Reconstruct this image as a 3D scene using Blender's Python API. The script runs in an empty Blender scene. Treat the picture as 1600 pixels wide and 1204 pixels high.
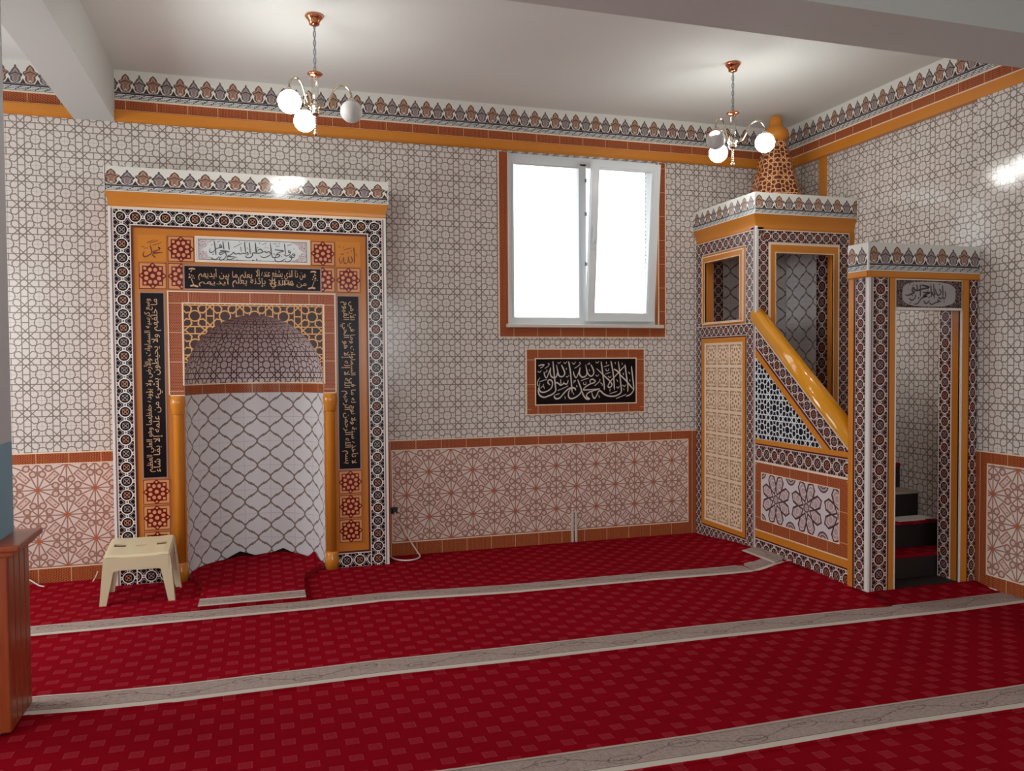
import bpy, bmesh, math, random
from mathutils import Vector, Matrix
from math import pi, sin, cos, radians, sqrt

scene = bpy.context.scene
COL = scene.collection
random.seed(7)

# ------------------------------------------------------------------ camera
cam_data = bpy.data.cameras.new('camera')
cam_data.sensor_fit = 'HORIZONTAL'
cam_data.sensor_width = 36.0
cam_data.lens = 1264.94 / 1600 * 36.0
cam_data.clip_start = 0.05
cam = bpy.data.objects.new('camera', cam_data)
COL.objects.link(cam)
cam.location = (-1.064, -6.340, 1.521)
cam.rotation_euler = (1.5418, 0.0069, -0.3013)
scene.camera = cam

# ------------------------------------------------------------------ exposure, sky, daylight
vs = scene.view_settings
vs.view_transform = 'Standard'
vs.look = 'None'
vs.gamma = 1.0
vs.exposure = 0.22
vs.use_curve_mapping = False

world = bpy.data.worlds.new('overcast_sky')
scene.world = world
world.use_nodes = True
wn = world.node_tree
bg = wn.nodes['Background']
bg.inputs[1].default_value = 3.0
tc = wn.nodes.new('ShaderNodeTexCoord')
sx = wn.nodes.new('ShaderNodeSeparateXYZ')
rp = wn.nodes.new('ShaderNodeValToRGB')                  # pale overcast sky above a darker ground
rp.color_ramp.elements[0].position = 0.485
rp.color_ramp.elements[0].color = (0.10, 0.09, 0.08, 1)
rp.color_ramp.elements[1].position = 0.505
rp.color_ramp.elements[1].color = (0.93, 0.97, 1.0, 1)
hm = wn.nodes.new('ShaderNodeMath')
hm.operation = 'MULTIPLY_ADD'
hm.inputs[1].default_value = 0.5
hm.inputs[2].default_value = 0.5
wn.links.new(tc.outputs['Generated'], sx.inputs[0])
wn.links.new(sx.outputs[2], hm.inputs[0])
wn.links.new(hm.outputs[0], rp.inputs[0])
wn.links.new(rp.outputs[0], bg.inputs[0])


def area(name, loc, target, w, h, power, color):
    d = bpy.data.lights.new(name, 'AREA')
    d.shape = 'RECTANGLE'
    d.size, d.size_y = w, h
    d.energy = power
    d.color = color
    o = bpy.data.objects.new(name, d)
    COL.objects.link(o)
    o.location = loc
    o.rotation_euler = (Vector(target) - Vector(loc)).to_track_quat('-Z', 'Y').to_euler()
    return o


DAY = (0.93, 0.99, 1.0)
area('daylight_left_window', (-4.48, -1.45, 1.85), (0.0, -1.5, 1.9), 1.7, 1.5, 54, DAY)
area('daylight_left_rear_window', (-4.48, -4.9, 1.95), (-1.0, -3.5, 0.4), 2.1, 1.5, 28, DAY)
area('daylight_back_windows', (-0.5, -9.3, 1.95), (-0.3, -6.0, 0.6), 4.2, 1.5, 56, DAY)

# ------------------------------------------------------------------ node helper: arithmetic on sockets
NT = None


class V:
    def __init__(self, s):
        self.s = s

    def __add__(a, b): return m_('ADD', a, b)
    def __radd__(a, b): return m_('ADD', b, a)
    def __sub__(a, b): return m_('SUBTRACT', a, b)
    def __rsub__(a, b): return m_('SUBTRACT', b, a)
    def __mul__(a, b): return m_('MULTIPLY', a, b)
    def __rmul__(a, b): return m_('MULTIPLY', b, a)
    def __truediv__(a, b): return m_('DIVIDE', a, b)
    def __neg__(a): return m_('MULTIPLY', a, -1.0)


def m_(op, *args):
    n = NT.nodes.new('ShaderNodeMath')
    n.operation = op
    for i, a in enumerate(args):
        if isinstance(a, V):
            NT.links.new(a.s, n.inputs[i])
        else:
            n.inputs[i].default_value = float(a)
    return V(n.outputs[0])


def ab(a): return m_('ABSOLUTE', a)
def mn(a, *r):
    for b in r: a = m_('MINIMUM', a, b)
    return a
def mx(a, *r):
    for b in r: a = m_('MAXIMUM', a, b)
    return a
def fr(a): return m_('FRACT', a)
def fl(a): return m_('FLOOR', a)
def lt(a, b): return m_('LESS_THAN', a, b)
def gt(a, b): return m_('GREATER_THAN', a, b)
def ln(a, b): return m_('SQRT', a * a + b * b)
def sn(a): return m_('SINE', a)
def cs(a): return m_('COSINE', a)
def md(a, b): return fr(a * (1.0 / b)) * b


def hexc(r, g, b):
    f = lambda c: (c / 255 / 12.92) if c / 255 <= 0.04045 else ((c / 255 + 0.055) / 1.055) ** 2.4
    return (f(r), f(g), f(b), 1.0)


def mix(fac, a, b):
    n = NT.nodes.new('ShaderNodeMix')
    n.data_type = 'RGBA'
    for idx, x in ((0, fac), (6, a), (7, b)):
        if isinstance(x, V):
            NT.links.new(x.s, n.inputs[idx])
        else:
            n.inputs[idx].default_value = x
    return V(n.outputs[2])


def profile(x, pts):
    n = NT.nodes.new('ShaderNodeValToRGB')
    el = n.color_ramp.elements
    el[0].position, el[0].color = pts[0][0], (pts[0][1],) * 3 + (1,)
    el[1].position, el[1].color = pts[-1][0], (pts[-1][1],) * 3 + (1,)
    for p, v in pts[1:-1]:
        e = el.new(p)
        e.color = (v, v, v, 1)
    NT.links.new(x.s, n.inputs[0])
    return V(n.outputs[0])


def noise(scale, detail=3, vec=None, rough=0.55, out=0):
    n = NT.nodes.new('ShaderNodeTexNoise')
    n.inputs['Scale'].default_value = scale
    n.inputs['Detail'].default_value = detail
    n.inputs['Roughness'].default_value = rough
    src = vec or ('Object')
    NT.links.new(COORD.outputs[src], n.inputs['Vector'])
    return V(n.outputs[out])


COORD = None


def new_mat(name, rough=0.3, spec=0.5, metal=0.0):
    global NT, COORD
    m = bpy.data.materials.new(name)
    m.use_nodes = True
    NT = m.node_tree
    b = NT.nodes['Principled BSDF']
    b.inputs['Roughness'].default_value = rough
    b.inputs['Specular IOR Level'].default_value = spec
    b.inputs['Metallic'].default_value = metal
    COORD = NT.nodes.new('ShaderNodeTexCoord')
    sep = NT.nodes.new('ShaderNodeSeparateXYZ')
    NT.links.new(COORD.outputs['UV'], sep.inputs[0])
    return m, b, V(sep.outputs[0]), V(sep.outputs[1])


def base(b, c):
    if isinstance(c, V):
        NT.links.new(c.s, b.inputs['Base Color'])
    else:
        b.inputs['Base Color'].default_value = c


def bump(b, h, strength=0.3, dist=0.01):
    n = NT.nodes.new('ShaderNodeBump')
    n.inputs['Strength'].default_value = strength
    n.inputs['Distance'].default_value = dist
    NT.links.new(h.s, n.inputs['Height'])
    NT.links.new(n.outputs[0], b.inputs['Normal'])


# ------------------------------------------------------------------ tile patterns (UV in pattern cells)
def star_field(u, v):
    """distance to the strap lines of the eight-fold star and circle tile; one cell per unit, circles on whole numbers"""
    x0 = ab(fr(u) - 0.5)
    y0 = ab(fr(v) - 0.5)
    x, y = mx(x0, y0), mn(x0, y0)
    d = ab(y - 0.125)
    d = mn(d, mx(ab(x - 0.125), y - 0.125))
    d = mn(d, ab(x + y - 0.177) * 0.7071)
    d = mn(d, mx(ab(x - y - 0.177) * 0.7071, x - 0.395))
    d = mn(d, mx(ab(x - 0.5), y - 0.125))
    cx, cy = x - 0.5, y - 0.5
    r = ln(cx, cy)
    d = mn(d, ab(r - 0.185))
    d = mn(d, mx(ab((x - 0.39) * 0.99 + (y - 0.213) * 0.14), 0.213 - y, y - 0.37))
    return d, r


def star_mat(name, bg, bg2, line, w=0.022, rough=0.16, grout=None, spec=0.5):
    m, b, u, v = new_mat(name, rough, spec)
    d, r = star_field(u, v)
    c = mix(noise(2.3, 2), bg, bg2)
    if grout:
        g = mn(ab(fr(u + 0.5) - 0.5), ab(fr(v + 0.5) - 0.5))
        c = mix(lt(g, 0.008), c, grout)
    c = mix(lt(d, w), c, line)
    base(b, c)
    return m


def band_mat(name, bg, white, grey, acc, hw):
    """row of ringed crosses; u one cell per ring, |v| up to hw"""
    m, b, u, v = new_mat(name, 0.22, 0.22)
    uu = ab(fr(u) - 0.5)
    par = fr(fl(u) * 0.5) * 2.0
    va = ab(v)
    r = ln(uu, va)
    q = 0.5 - uu
    c = mix(lt(ab(q + ab(va - 0.40) - 0.215), 0.030), bg, grey)
    c = mix(lt(mx(ab(r - 0.20), ab(uu - va) - 0.2), 0.016), c, grey)
    xc = mix(par, acc, grey)
    c = mix(lt(mx(ab(uu - va) * 4.5, r - 0.10), 0.17), c, xc)
    c = mix(lt(ab(r - 0.385), 0.034), c, white)
    r1 = ln(q, va)
    r2 = ln(uu, va - 0.5)
    c = mix(lt(ab(mn(r1, r2) - 0.095), 0.032), c, white)
    c = mix(lt(ab(mn(r1, r2)), 0.022), c, white)
    c = mix(gt(va, hw - 0.062), c, white)
    base(b, c)
    return m


def rosette_mat(name, bg, line, bg2, border=True):
    """one square tile per cell: eight petals inside an eight-pointed outline"""
    m, b, u, v = new_mat(name, 0.22, 0.22)
    x0 = ab(fr(u) - 0.5)
    y0 = ab(fr(v) - 0.5)
    x, y = mx(x0, y0), mn(x0, y0)
    sq = x - 0.345
    dm = (x + y - 0.47) * 0.7071
    inside = lt(mn(sq, dm), 0.0)
    d = ab(mn(sq, dm))
    line_m = lt(d, 0.022)
    pet = ln((x - 0.225) * 1.0, (y - 0.093) * 1.12)
    blob = lt(pet, 0.074)
    cen = lt(ln(x, y), 0.075)
    tip = lt(ab(x - 0.395) + ab(y) * 1.0, 0.055)
    cor = lt(mx(ab(x - 0.275), ab(y - 0.275)), 0.048)
    ring = lt(ab(ln(x, y) - 0.36), 0.0)
    c = mix(inside, bg, line)
    lite = mx(blob, cen, tip, cor)
    c = mix(lite, c, bg2)
    c = mix(line_m, c, line)
    if border:
        c = mix(lt(ab(x - 0.475), 0.014), c, line)
    else:
        c = mix(gt(x, 0.435), c, line)
    base(b, c)
    return m


def lattice_mat(name, bg, dot, tile=0.0):
    """small brick red tile with a fine pale weave; u, v in weave cells"""
    m, b, u, v = new_mat(name, 0.28, 0.2)
    a1 = sn(u * 2 * pi)
    a2 = sn((u * 0.5 + v * 0.866) * 2 * pi)
    a3 = sn((u * -0.5 + v * 0.866) * 2 * pi)
    s = ab(a1 * a2 * a3)
    c = mix(gt(s, 0.43), bg, dot)
    c = mix(lt(s, 0.06), c, hexc(110, 30, 18))
    if tile:
        c = mix(lt(ab(fr(u * (1.0 / tile)) - 0.5), 0.008), c, hexc(214, 176, 140))
    base(b, c)
    return m


def dado_mat(name, bg, bg2, line, cen):
    m, b, u, v = new_mat(name, 0.24, 0.3)
    a = fr(u)
    c_ = fr(v)
    x0 = 0.5 - ab(a - 0.5)
    y0 = 0.5 - ab(c_ - 0.5)
    f = gt(x0 + y0, 0.5)
    x1 = x0 + f * (0.5 - x0 - x0)
    y1 = y0 + f * (0.5 - y0 - y0)
    x, y = mx(x1, y1), mn(x1, y1)
    d = y                                            # axis line
    r = ln(x, y)
    d = mn(d, mx(ab(x * 0.42 - y * 0.907), r - 0.27, 0.0))
    q = 0.5 - x
    rr = ln(q, y)
    d = mn(d, mx(ab(q - y) * 0.7071, rr - 0.14))
    k = ln(x - 0.306, y - 0.082)
    vv = (x - y) * 0.7071
    uu = ab((x + y) * 0.7071 - 0.3535)
    bx = mx(uu - 0.115, vv - 0.052)
    d = mn(d, ab(bx))
    d = mn(d, ab(k - 0.058))
    d = mn(d, ab(rr - 0.15) + gt(vv, 10.0))
    fld = mix(lt(mn(bx, k - 0.058), 0.0), bg, bg2)
    dots = lt(mx(ab(uu - 0.06), vv) - 0.012, 0.0)
    c = mix(lt(d, 0.0125), fld, line)
    c = mix(lt(ab(k - 0.052), 0.012), c, line)
    c = mix(dots, c, line)
    c = mix(lt(ln(x, y), 0.042), c, cen)
    base(b, c)
    return m


def trellis_mat(name, bg, bg2, line, grout):
    m, b, u, v = new_mat(name, 0.3, 0.2)
    x = ab(fr(u + 0.5) - 0.5)
    g = cs(v * 2 * pi)
    cv = 0.25 + g * 0.25
    slope = ab(sn(v * 2 * pi)) * 1.57
    d = ab(x - cv) / m_('SQRT', slope * slope + 1.0)
    y = ab(fr(v + 0.5) - 0.5)
    d2 = ln(x - 0.25, y - 0.25)
    d3 = mn(ln(x - 0.165, y - 0.29), ln(x - 0.335, y - 0.21))
    c = mix(noise(2.0, 2), bg, bg2)
    jt = mn(ab(fr(u + 0.5) - 0.5), ab(fr(v + 0.5) - 0.5))
    c = mix(lt(jt, 0.006), c, grout)
    c = mix(lt(d, 0.030), c, line)
    c = mix(lt(mn(d2 - 0.055, d3 - 0.042), 0.0), c, line)
    base(b, c)
    return m


def crest_mat(name, bg, rough=0.14):
    """crest frieze: u one pair of palmettes per unit, v from 0 at the foot to 1 at the top"""
    m, b, u, v = new_mat(name, rough)
    dark = hexc(42, 38, 44)
    deep = hexc(70, 52, 50)
    brown = hexc(150, 112, 94)
    tan = hexc(182, 146, 122)
    grey = hexc(138, 122, 118)
    lgrey = hexc(160, 148, 150)
    white = hexc(226, 222, 214)
    uu = fr(u)
    a = ab(uu - 0.25)
    bb = mn(ab(uu - 0.75), ab(uu + 0.25))
    w1 = profile(v, [(0.0, 0), (0.285, 0.0), (0.30, 0.09), (0.36, 0.150), (0.43, 0.165), (0.50, 0.148), (0.545, 0.185), (0.595, 0.245), (0.64, 0.235), (0.67, 0.165),
                     (0.70, 0.128), (0.75, 0.122), (0.80, 0.095), (0.85, 0.045), (0.885, 0.006), (0.89, 0), (1.0, 0)])
    w2 = profile(v, [(0.0, 0), (0.285, 0.0), (0.30, 0.08), (0.35, 0.140), (0.42, 0.158), (0.46, 0.145), (0.50, 0.182), (0.55, 0.210), (0.585, 0.195), (0.62, 0.145),
                     (0.67, 0.120), (0.72, 0.095), (0.77, 0.050), (0.80, 0.022), (0.825, 0.040), (0.85, 0.016), (0.88, 0.004), (0.885, 0), (1.0, 0)])
    c = mix(lt(v, 0.30), bg, white)
    # foot of the crest: dark ground with pale arches between the palmettes
    q = mn(ab(uu - 0.5), mn(uu, 1.0 - uu))
    foot = lt(v, 0.295 + 0.0 * uu)
    arch = (0.50 - v) * 0.62 - q
    c = mix(gt(arch, 0.0), c, white)
    c = mix(gt(arch, 0.040), c, deep)
    c = mix(gt(mx(w1 * 1.14 - a, w2 * 1.16 - bb), -0.022), c, white)
    e1 = w1 * 1.14 - a
    e2 = w2 * 1.16 - bb
    c = mix(gt(e1, 0.0), c, deep)
    c = mix(gt(e1, 0.026), c, brown)
    c = mix(lt(ab(e1 - 0.050), 0.009), c, deep)
    c = mix(gt(e1, 0.070), c, tan)
    c = mix(gt(e1, 0.115), c, brown)
    c = mix(mn(lt(ab(v - 0.665 + a * 0.4), 0.014), gt(e1, 0.0)), c, deep)
    c = mix(lt(a, mx(0.045 - ab(v - 0.345) * 0.9, 0.0)), c, white)
    c = mix(lt(a, mx(0.020 - ab(v - 0.33) * 0.6, 0.0)), c, deep)
    c = mix(gt(e2, 0.0), c, dark)
    c = mix(gt(e2, 0.024), c, grey)
    c = mix(lt(ab(e2 - 0.050), 0.009), c, dark)
    c = mix(gt(e2, 0.070), c, lgrey)
    c = mix(gt(e2, 0.115), c, grey)
    c = mix(mn(lt(ab(v - 0.62 + bb * 0.4), 0.014), gt(e2, 0.0)), c, dark)
    sc = ab(fr(u * 8.0) - 0.5)
    c = mix(lt(v, 0.275), c, lgrey)
    c = mix(lt(ab(v - 0.262 - sc * 0.03), 0.010), c, deep)
    c = mix(lt(ab(v - 0.222), 0.020), c, dark)
    # running meander under the dark line
    c = mix(lt(v, 0.203), c, hexc(120, 130, 136))
    ph = fr(u * 3.0)
    k = mn(ab(v - 0.175), mn(ab(v - 0.125), ab(v - 0.075)))
    edge = lt(k, 0.012)
    vert = lt(mn(ab(ph - 0.12), ab(ph - 0.88)), 0.03)
    gap = lt(ab(ph - 0.5 - (v - 0.125) * 5.0), 0.07)
    c = mix(edge, c, white)
    c = mix(mn(vert, lt(ab(v - 0.125), 0.055)), c, white)
    c = mix(mn(gap, edge), c, dark)
    c = mix(lt(ab(v - 0.15), 0.007), c, dark)
    c = mix(lt(ab(v - 0.10), 0.007), c, dark)
    c = mix(lt(v, 0.035), c, white)
    base(b, c)
    return m


def plain(name, col, rough=0.3, spec=0.5, metal=0.0, var=0.0, scale=3.0):
    m, b, u, v = new_mat(name, rough, spec, metal)
    if var:
        d = tuple(max(0.0, x * (1 - var)) for x in col[:3]) + (1,)
        base(b, mix(noise(scale, 3), col, d))
    else:
        base(b, col)
    return m


CREAM = hexc(232, 206, 178)
M_STAR = star_mat('star_tile_white', hexc(214, 208, 201), hexc(214, 199, 193), hexc(132, 120, 110), 0.019, 0.14, hexc(176, 168, 160))
M_DOME = star_mat('star_tile_dome', hexc(204, 190, 186), hexc(204, 186, 182), hexc(92, 66, 66), 0.022, 0.25, None, 0.2)
M_SPAN = star_mat('star_tile_dark', hexc(62, 22, 12), hexc(44, 16, 12), hexc(214, 154, 92), 0.022, 0.25, None, 0.2)
M_CONE = star_mat('star_tile_spire', hexc(104, 46, 20), hexc(84, 36, 18), hexc(222, 160, 110), 0.022, 0.2)
M_RAILP = star_mat('star_tile_black', hexc(24, 24, 36), hexc(20, 20, 28), hexc(216, 220, 222), 0.024, 0.25, None, 0.2)
M_BANDM = band_mat('ring_band_mihrab', hexc(36, 18, 18), hexc(226, 218, 212), hexc(150, 140, 138), hexc(196, 118, 70), 0.585)
M_BANDP = band_mat('ring_band_minbar', hexc(66, 26, 26), hexc(218, 204, 196), hexc(148, 128, 124), hexc(170, 90, 64), 0.62)
M_ROS = rosette_mat('rosette_tile_orange', hexc(206, 140, 92), hexc(104, 24, 14), hexc(214, 142, 104))
M_ROSC = rosette_mat('rosette_tile_cream', hexc(172, 130, 90), hexc(232, 206, 180), hexc(172, 130, 92), False)
M_RED = lattice_mat('red_weave_tile', hexc(138, 46, 26), hexc(220, 152, 92), 10.0)
M_DADO = dado_mat('starburst_dado_tile', hexc(220, 198, 186), hexc(214, 182, 170), hexc(156, 116, 102), hexc(188, 98, 62))
M_TREL = trellis_mat('trellis_tile', hexc(216, 214, 214), hexc(212, 204, 204), hexc(130, 112, 104), hexc(170, 166, 166))
M_CREST = crest_mat('crest_frieze_tile', hexc(222, 219, 212))
M_ORANGE = plain('orange_glazed_tile', hexc(198, 120, 44), 0.22, 0.3, 0, 0.18, 2.0)
M_ORANGE2 = plain('orange_glazed_moulding', hexc(208, 130, 44), 0.18, 0.4, 0, 0.15, 2.0)
M_RAIL = plain('amber_glazed_rail', hexc(226, 150, 30), 0.08, 0.6, 0, 0.12, 2.0)
M_MAROON = plain('maroon_line_tile', hexc(92, 24, 18), 0.3)
M_CREAM = plain('cream_line_tile', CREAM, 0.3)
M_WTRIM = plain('white_metal_trim', hexc(226, 220, 216), 0.3, 0.5)
M_MAUVE = plain('mauve_edge_tile', hexc(150, 116, 112), 0.3)
M_BLACK = plain('black_inscription_tile', hexc(24, 12, 15), 0.25, 0.12, 0, 0.3, 5)
M_INK_L = plain('pale_lettering', hexc(206, 194, 182), 0.35)
M_INK_T = plain('tan_lettering', hexc(206, 160, 120), 0.35)
M_INK_D = plain('dark_lettering', hexc(66, 58, 58), 0.35)
M_INK_B = plain('brown_lettering', hexc(110, 42, 14), 0.35)
M_PANELW = plain('white_inscription_tile', hexc(216, 218, 218), 0.25, 0.25, 0, 0.06, 6)
M_PANELG = plain('grey_inscription_tile', hexc(172, 164, 162), 0.25, 0.25, 0, 0.08, 6)
M_PAINT = plain('white_paint', hexc(206, 206, 203), 0.75, 0.25, 0, 0.05, 0.8)
M_PAINTC = plain('ceiling_paint', hexc(230, 231, 228), 0.85, 0.2, 0, 0.06, 0.7)
M_UPVC = plain('white_window_plastic', hexc(222, 226, 228), 0.25, 0.5)
M_SILL = plain('pale_stone_sill', hexc(214, 204, 194), 0.3, 0.5, 0, 0.1, 8)
M_GREYSEAL = plain('grey_rubber_seal', hexc(130, 136, 140), 0.5)
M_BRASS = plain('copper_gilt_metal', hexc(214, 138, 98), 0.18, 0.5, 1.0)
M_CHROME = plain('pale_gilt_metal', hexc(214, 200, 178), 0.16, 0.5, 1.0)
M_STOOL = plain('cream_plastic', hexc(214, 196, 160), 0.38, 0.5, 0, 0.06, 9)
M_CABLE = plain('white_cable_plastic', hexc(216, 200, 192), 0.4)
M_CABLED = plain('black_plug_plastic', hexc(26, 20, 22), 0.4)
M_CONDUIT = plain('grey_white_conduit_plastic', hexc(196, 184, 172), 0.4)
M_PAPER = plain('white_paper', hexc(206, 198, 190), 0.8, 0.2)
M_BLACKSTEP = plain('black_riser_paint', hexc(30, 18, 16), 0.6)
M_BEIGE = plain('beige_stone_tread', hexc(160, 146, 128), 0.6, 0.3, 0, 0.15, 10)
M_BACKING = plain('dark_carpet_backing', hexc(44, 16, 16), 0.9, 0.1)


def column_mat():
    m, b, u, v = new_mat('blue_and_white_column_paint', 0.6, 0.3)
    sep = NT.nodes.new('ShaderNodeSeparateXYZ')
    NT.links.new(COORD.outputs['Object'], sep.inputs[0])
    z = V(sep.outputs[2])
    c = mix(lt(z, 1.19), hexc(196, 198, 200), hexc(128, 166, 186))
    base(b, c)
    return m


M_COLUMN = column_mat()


def carpet_mat():
    m, b, u, v = new_mat('red_carpet', 1.0, 0.02)
    red = hexc(142, 8, 26)
    red2 = hexc(124, 6, 20)
    pink = hexc(176, 66, 76)
    # staggered rows of little squares, UV in metres
    a = u * (1 / 0.163)
    c_ = v * (1 / 0.150)
    ia = fr(a) - 0.5
    ic = fr(c_) - 0.5
    s1 = mx(ab(ia) * 0.163, ab(ic) * 0.150)
    ja = fr(a + 0.5) - 0.5
    jc = fr(c_ + 0.5) - 0.5
    s2 = mx(ab(ja) * 0.163, ab(jc) * 0.150)
    s = mn(s1, s2)
    n = noise(60, 2, 'UV')
    n2 = noise(0.9, 3, 'UV')
    c = mix(n2, red, red2)
    fill = lt(s, 0.026) * (0.13 + n * 0.18)
    ring = lt(ab(s - 0.0245), 0.0020) * (0.24 + n * 0.4)
    dot = lt(s, 0.010) * (0.12 + n * 0.25)
    c = mix(mx(fill, ring, dot), c, pink)
    base(b, c)
    bump(b, noise(420, 2, 'UV'), 0.35, 0.004)
    return m


M_CARPET = carpet_mat()


def stripe_mat():
    """grey border of the carpet: u along in metres, v across from -1 to 1"""
    m, b, u, v = new_mat('grey_scroll_carpet_border', 1.0, 0.02)
    va = ab(v)
    lite = hexc(198, 184, 170)
    mid = hexc(172, 152, 144)
    dark = hexc(118, 96, 92)
    c = mix(gt(va, 0.70), mid, lite)
    c = mix(lt(ab(va - 0.70), 0.025), c, dark)
    ph = u * (2 * pi / 0.55)
    wav = v - sn(ph) * 0.34
    n = noise(26, 3, 'UV')
    n1 = noise(55, 2, 'UV')
    t = wav + (n - 0.5) * 0.25
    inn = lt(va, 0.64)
    stem = lt(ab(t), 0.028)
    # spirals that curl off the stem on alternate sides
    k = fr(u * (2.0 / 0.55)) - 0.5
    side = (fr(fl(u * (2.0 / 0.55)) * 0.5) * 4.0 - 1.0) * 0.28
    sp = ln(k * 1.25, v + side)
    ring = lt(ab(fr(sp * 4.2 + n * 0.5) - 0.5), 0.07) * lt(sp, 0.52)
    leaf = lt(ab(n - 0.5), 0.018)
    c = mix(mx(stem, ring, leaf) * inn, c, dark)
    c = mix(lt(ab(n1 - 0.62), 0.03) * inn * 0.6, c, lite)
    base(b, c)
    bump(b, noise(380, 2, 'UV'), 0.35, 0.004)
    return m


M_STRIPE = stripe_mat()


def wood_mat():
    m, b, u, v = new_mat('varnished_pine', 0.32, 0.5)
    mp = NT.nodes.new('ShaderNodeMapping')
    mp.inputs['Scale'].default_value = (14, 14, 1.1)
    NT.links.new(COORD.outputs['Object'], mp.inputs[0])
    n = NT.nodes.new('ShaderNodeTexNoise')
    n.inputs['Scale'].default_value = 2.2
    n.inputs['Detail'].default_value = 5
    n.inputs['Distortion'].default_value = 1.2
    NT.links.new(mp.outputs[0], n.inputs['Vector'])
    c = mix(V(n.outputs[0]), hexc(166, 78, 36), hexc(118, 44, 20))
    n3 = NT.nodes.new('ShaderNodeTexVoronoi')
    n3.inputs['Scale'].default_value = 3.1
    NT.links.new(COORD.outputs['Object'], n3.inputs['Vector'])
    c = mix(lt(V(n3.outputs['Distance']), 0.06), c, hexc(84, 30, 14))
    base(b, c)
    return m


M_WOOD = wood_mat()


def floral_mat(name, bg, c1, c2, scale):
    m, b, u, v = new_mat(name, 0.25)
    n = NT.nodes.new('ShaderNodeTexVoronoi')
    n.inputs['Scale'].default_value = scale
    NT.links.new(COORD.outputs['UV'], n.inputs['Vector'])
    d = V(n.outputs['Distance'])
    k = noise(scale * 1.3, 3, 'UV')
    c = mix(lt(ab(fr(d * 3.0 + k) - 0.5), 0.16), bg, c1)
    c = mix(lt(d, 0.16), c, c2)
    base(b, c)
    return m


M_FLORD = floral_mat('dark_floral_tile', hexc(44, 26, 24), hexc(126, 108, 104), hexc(150, 124, 116), 38)
M_FLORR = floral_mat('pale_arabesque_tile', hexc(208, 200, 200), hexc(150, 96, 98), hexc(120, 110, 116), 60)


def big_rosette_mat():
    m, b, u, v = new_mat('grey_big_rosette_tile', 0.2)
    dark = hexc(80, 58, 60)
    mid = hexc(176, 152, 152)
    lite = hexc(210, 198, 200)
    x0 = fr(u) - 0.5
    y0 = fr(v) - 0.5
    th = m_('ARCTAN2', y0, x0)
    r = ln(x0, y0)
    w = 2 * pi / 8
    a = md(th + 20 * pi, w) - w / 2
    px = r * cs(a)
    py = ab(r * sn(a))
    # one petal along +x, from 0.12 to 0.44, kite shaped
    e = mx(py - (px - 0.105) * 0.75, mx(py - 0.102, (px + py * 0.8) - 0.49))
    sw = ln(px - 0.30, py)
    swirl = lt(ab(fr(sw * 15.0 + th * (8 / (2 * pi))) - 0.5), 0.16)
    c = mix(lt(e, 0.0), lite, mid)
    c = mix(swirl * lt(e, -0.02), c, hexc(214, 194, 192))
    c = mix(lt(ab(e), 0.019), c, dark)
    c = mix(lt(r, 0.10), c, mid)
    c = mix(lt(ab(r - 0.075) , 0.012), c, dark)
    # corner fans between the rosettes
    cx, cy = 0.5 - ab(x0), 0.5 - ab(y0)
    rc = ln(cx, cy)
    fan = lt(rc, 0.155)
    c = mix(fan, c, mid)
    c = mix(lt(ab(fr(rc * 16.0) - 0.5), 0.15) * fan, c, dark)
    c = mix(lt(ab(rc - 0.155), 0.014), c, dark)
    base(b, c)
    return m


M_BIGROS = big_rosette_mat()


def globe_mat(name, strength):
    m, b, u, v = new_mat(name, 0.25)
    base(b, (0.95, 0.93, 0.88, 1))
    b.inputs['Emission Color'].default_value = (0.98, 1.0, 0.95, 1)
    b.inputs['Emission Strength'].default_value = strength
    return m


M_GLOBE_ON = globe_mat('lit_globe_glass', 40.0)


def glass_mat(name, trans, col, rough=0.03):
    m = bpy.data.materials.new(name)
    m.use_nodes = True
    nt = m.node_tree
    nt.nodes.clear()
    out = nt.nodes.new('ShaderNodeOutputMaterial')
    t = nt.nodes.new('ShaderNodeBsdfTransparent')
    t.inputs[0].default_value = col
    g = nt.nodes.new('ShaderNodeBsdfGlossy')
    g.inputs['Roughness'].default_value = rough
    mxn = nt.nodes.new('ShaderNodeMixShader')
    mxn.inputs[0].default_value = trans
    nt.links.new(t.outputs[0], mxn.inputs[1])
    nt.links.new(g.outputs[0], mxn.inputs[2])
    nt.links.new(mxn.outputs[0], out.inputs[0])
    return m


M_PANE = glass_mat('clear_window_glass', 0.05, (0.95, 0.97, 0.97, 1))
M_STEMGLASS = glass_mat('clear_stem_glass', 0.10, (0.93, 0.91, 0.88, 1), 0.15)


def swirl_globe():
    m, b, u, v = new_mat('unlit_globe_glass', 0.12)
    n = noise(9, 3)
    base(b, mix(n, (0.80, 0.78, 0.76, 1), (0.55, 0.54, 0.53, 1)))
    b.inputs['Transmission Weight'].default_value = 0.45
    b.inputs['IOR'].default_value = 1.2
    return m


M_GLOBE_OFF = swirl_globe()

# ------------------------------------------------------------------ mesh helpers


class Plane:
    """2D drawing plane: s along U, t along V, n along the outward normal"""

    def __init__(self, O, U, W):
        self.O, self.U, self.W = Vector(O), Vector(U), Vector(W)
        self.N = self.U.cross(self.W)

    def __call__(self, s, t, n=0.0):
        return self.O + self.U * s + self.W * t + self.N * n


def front(y): return Plane((0, y, 0), (1, 0, 0), (0, 0, 1))        # faces the room, s = x, t = z
def side(x): return Plane((x, 0, 0), (0, -1, 0), (0, 0, 1))        # faces left, s = distance from the front wall
def top(z): return Plane((0, 0, z), (1, 0, 0), (0, 1, 0))


def link(o, parent=None):
    COL.objects.link(o)
    if parent is not None:
        o.parent = parent
        o.matrix_parent_inverse = Matrix.Translation(-parent.location)
    return o


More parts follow.
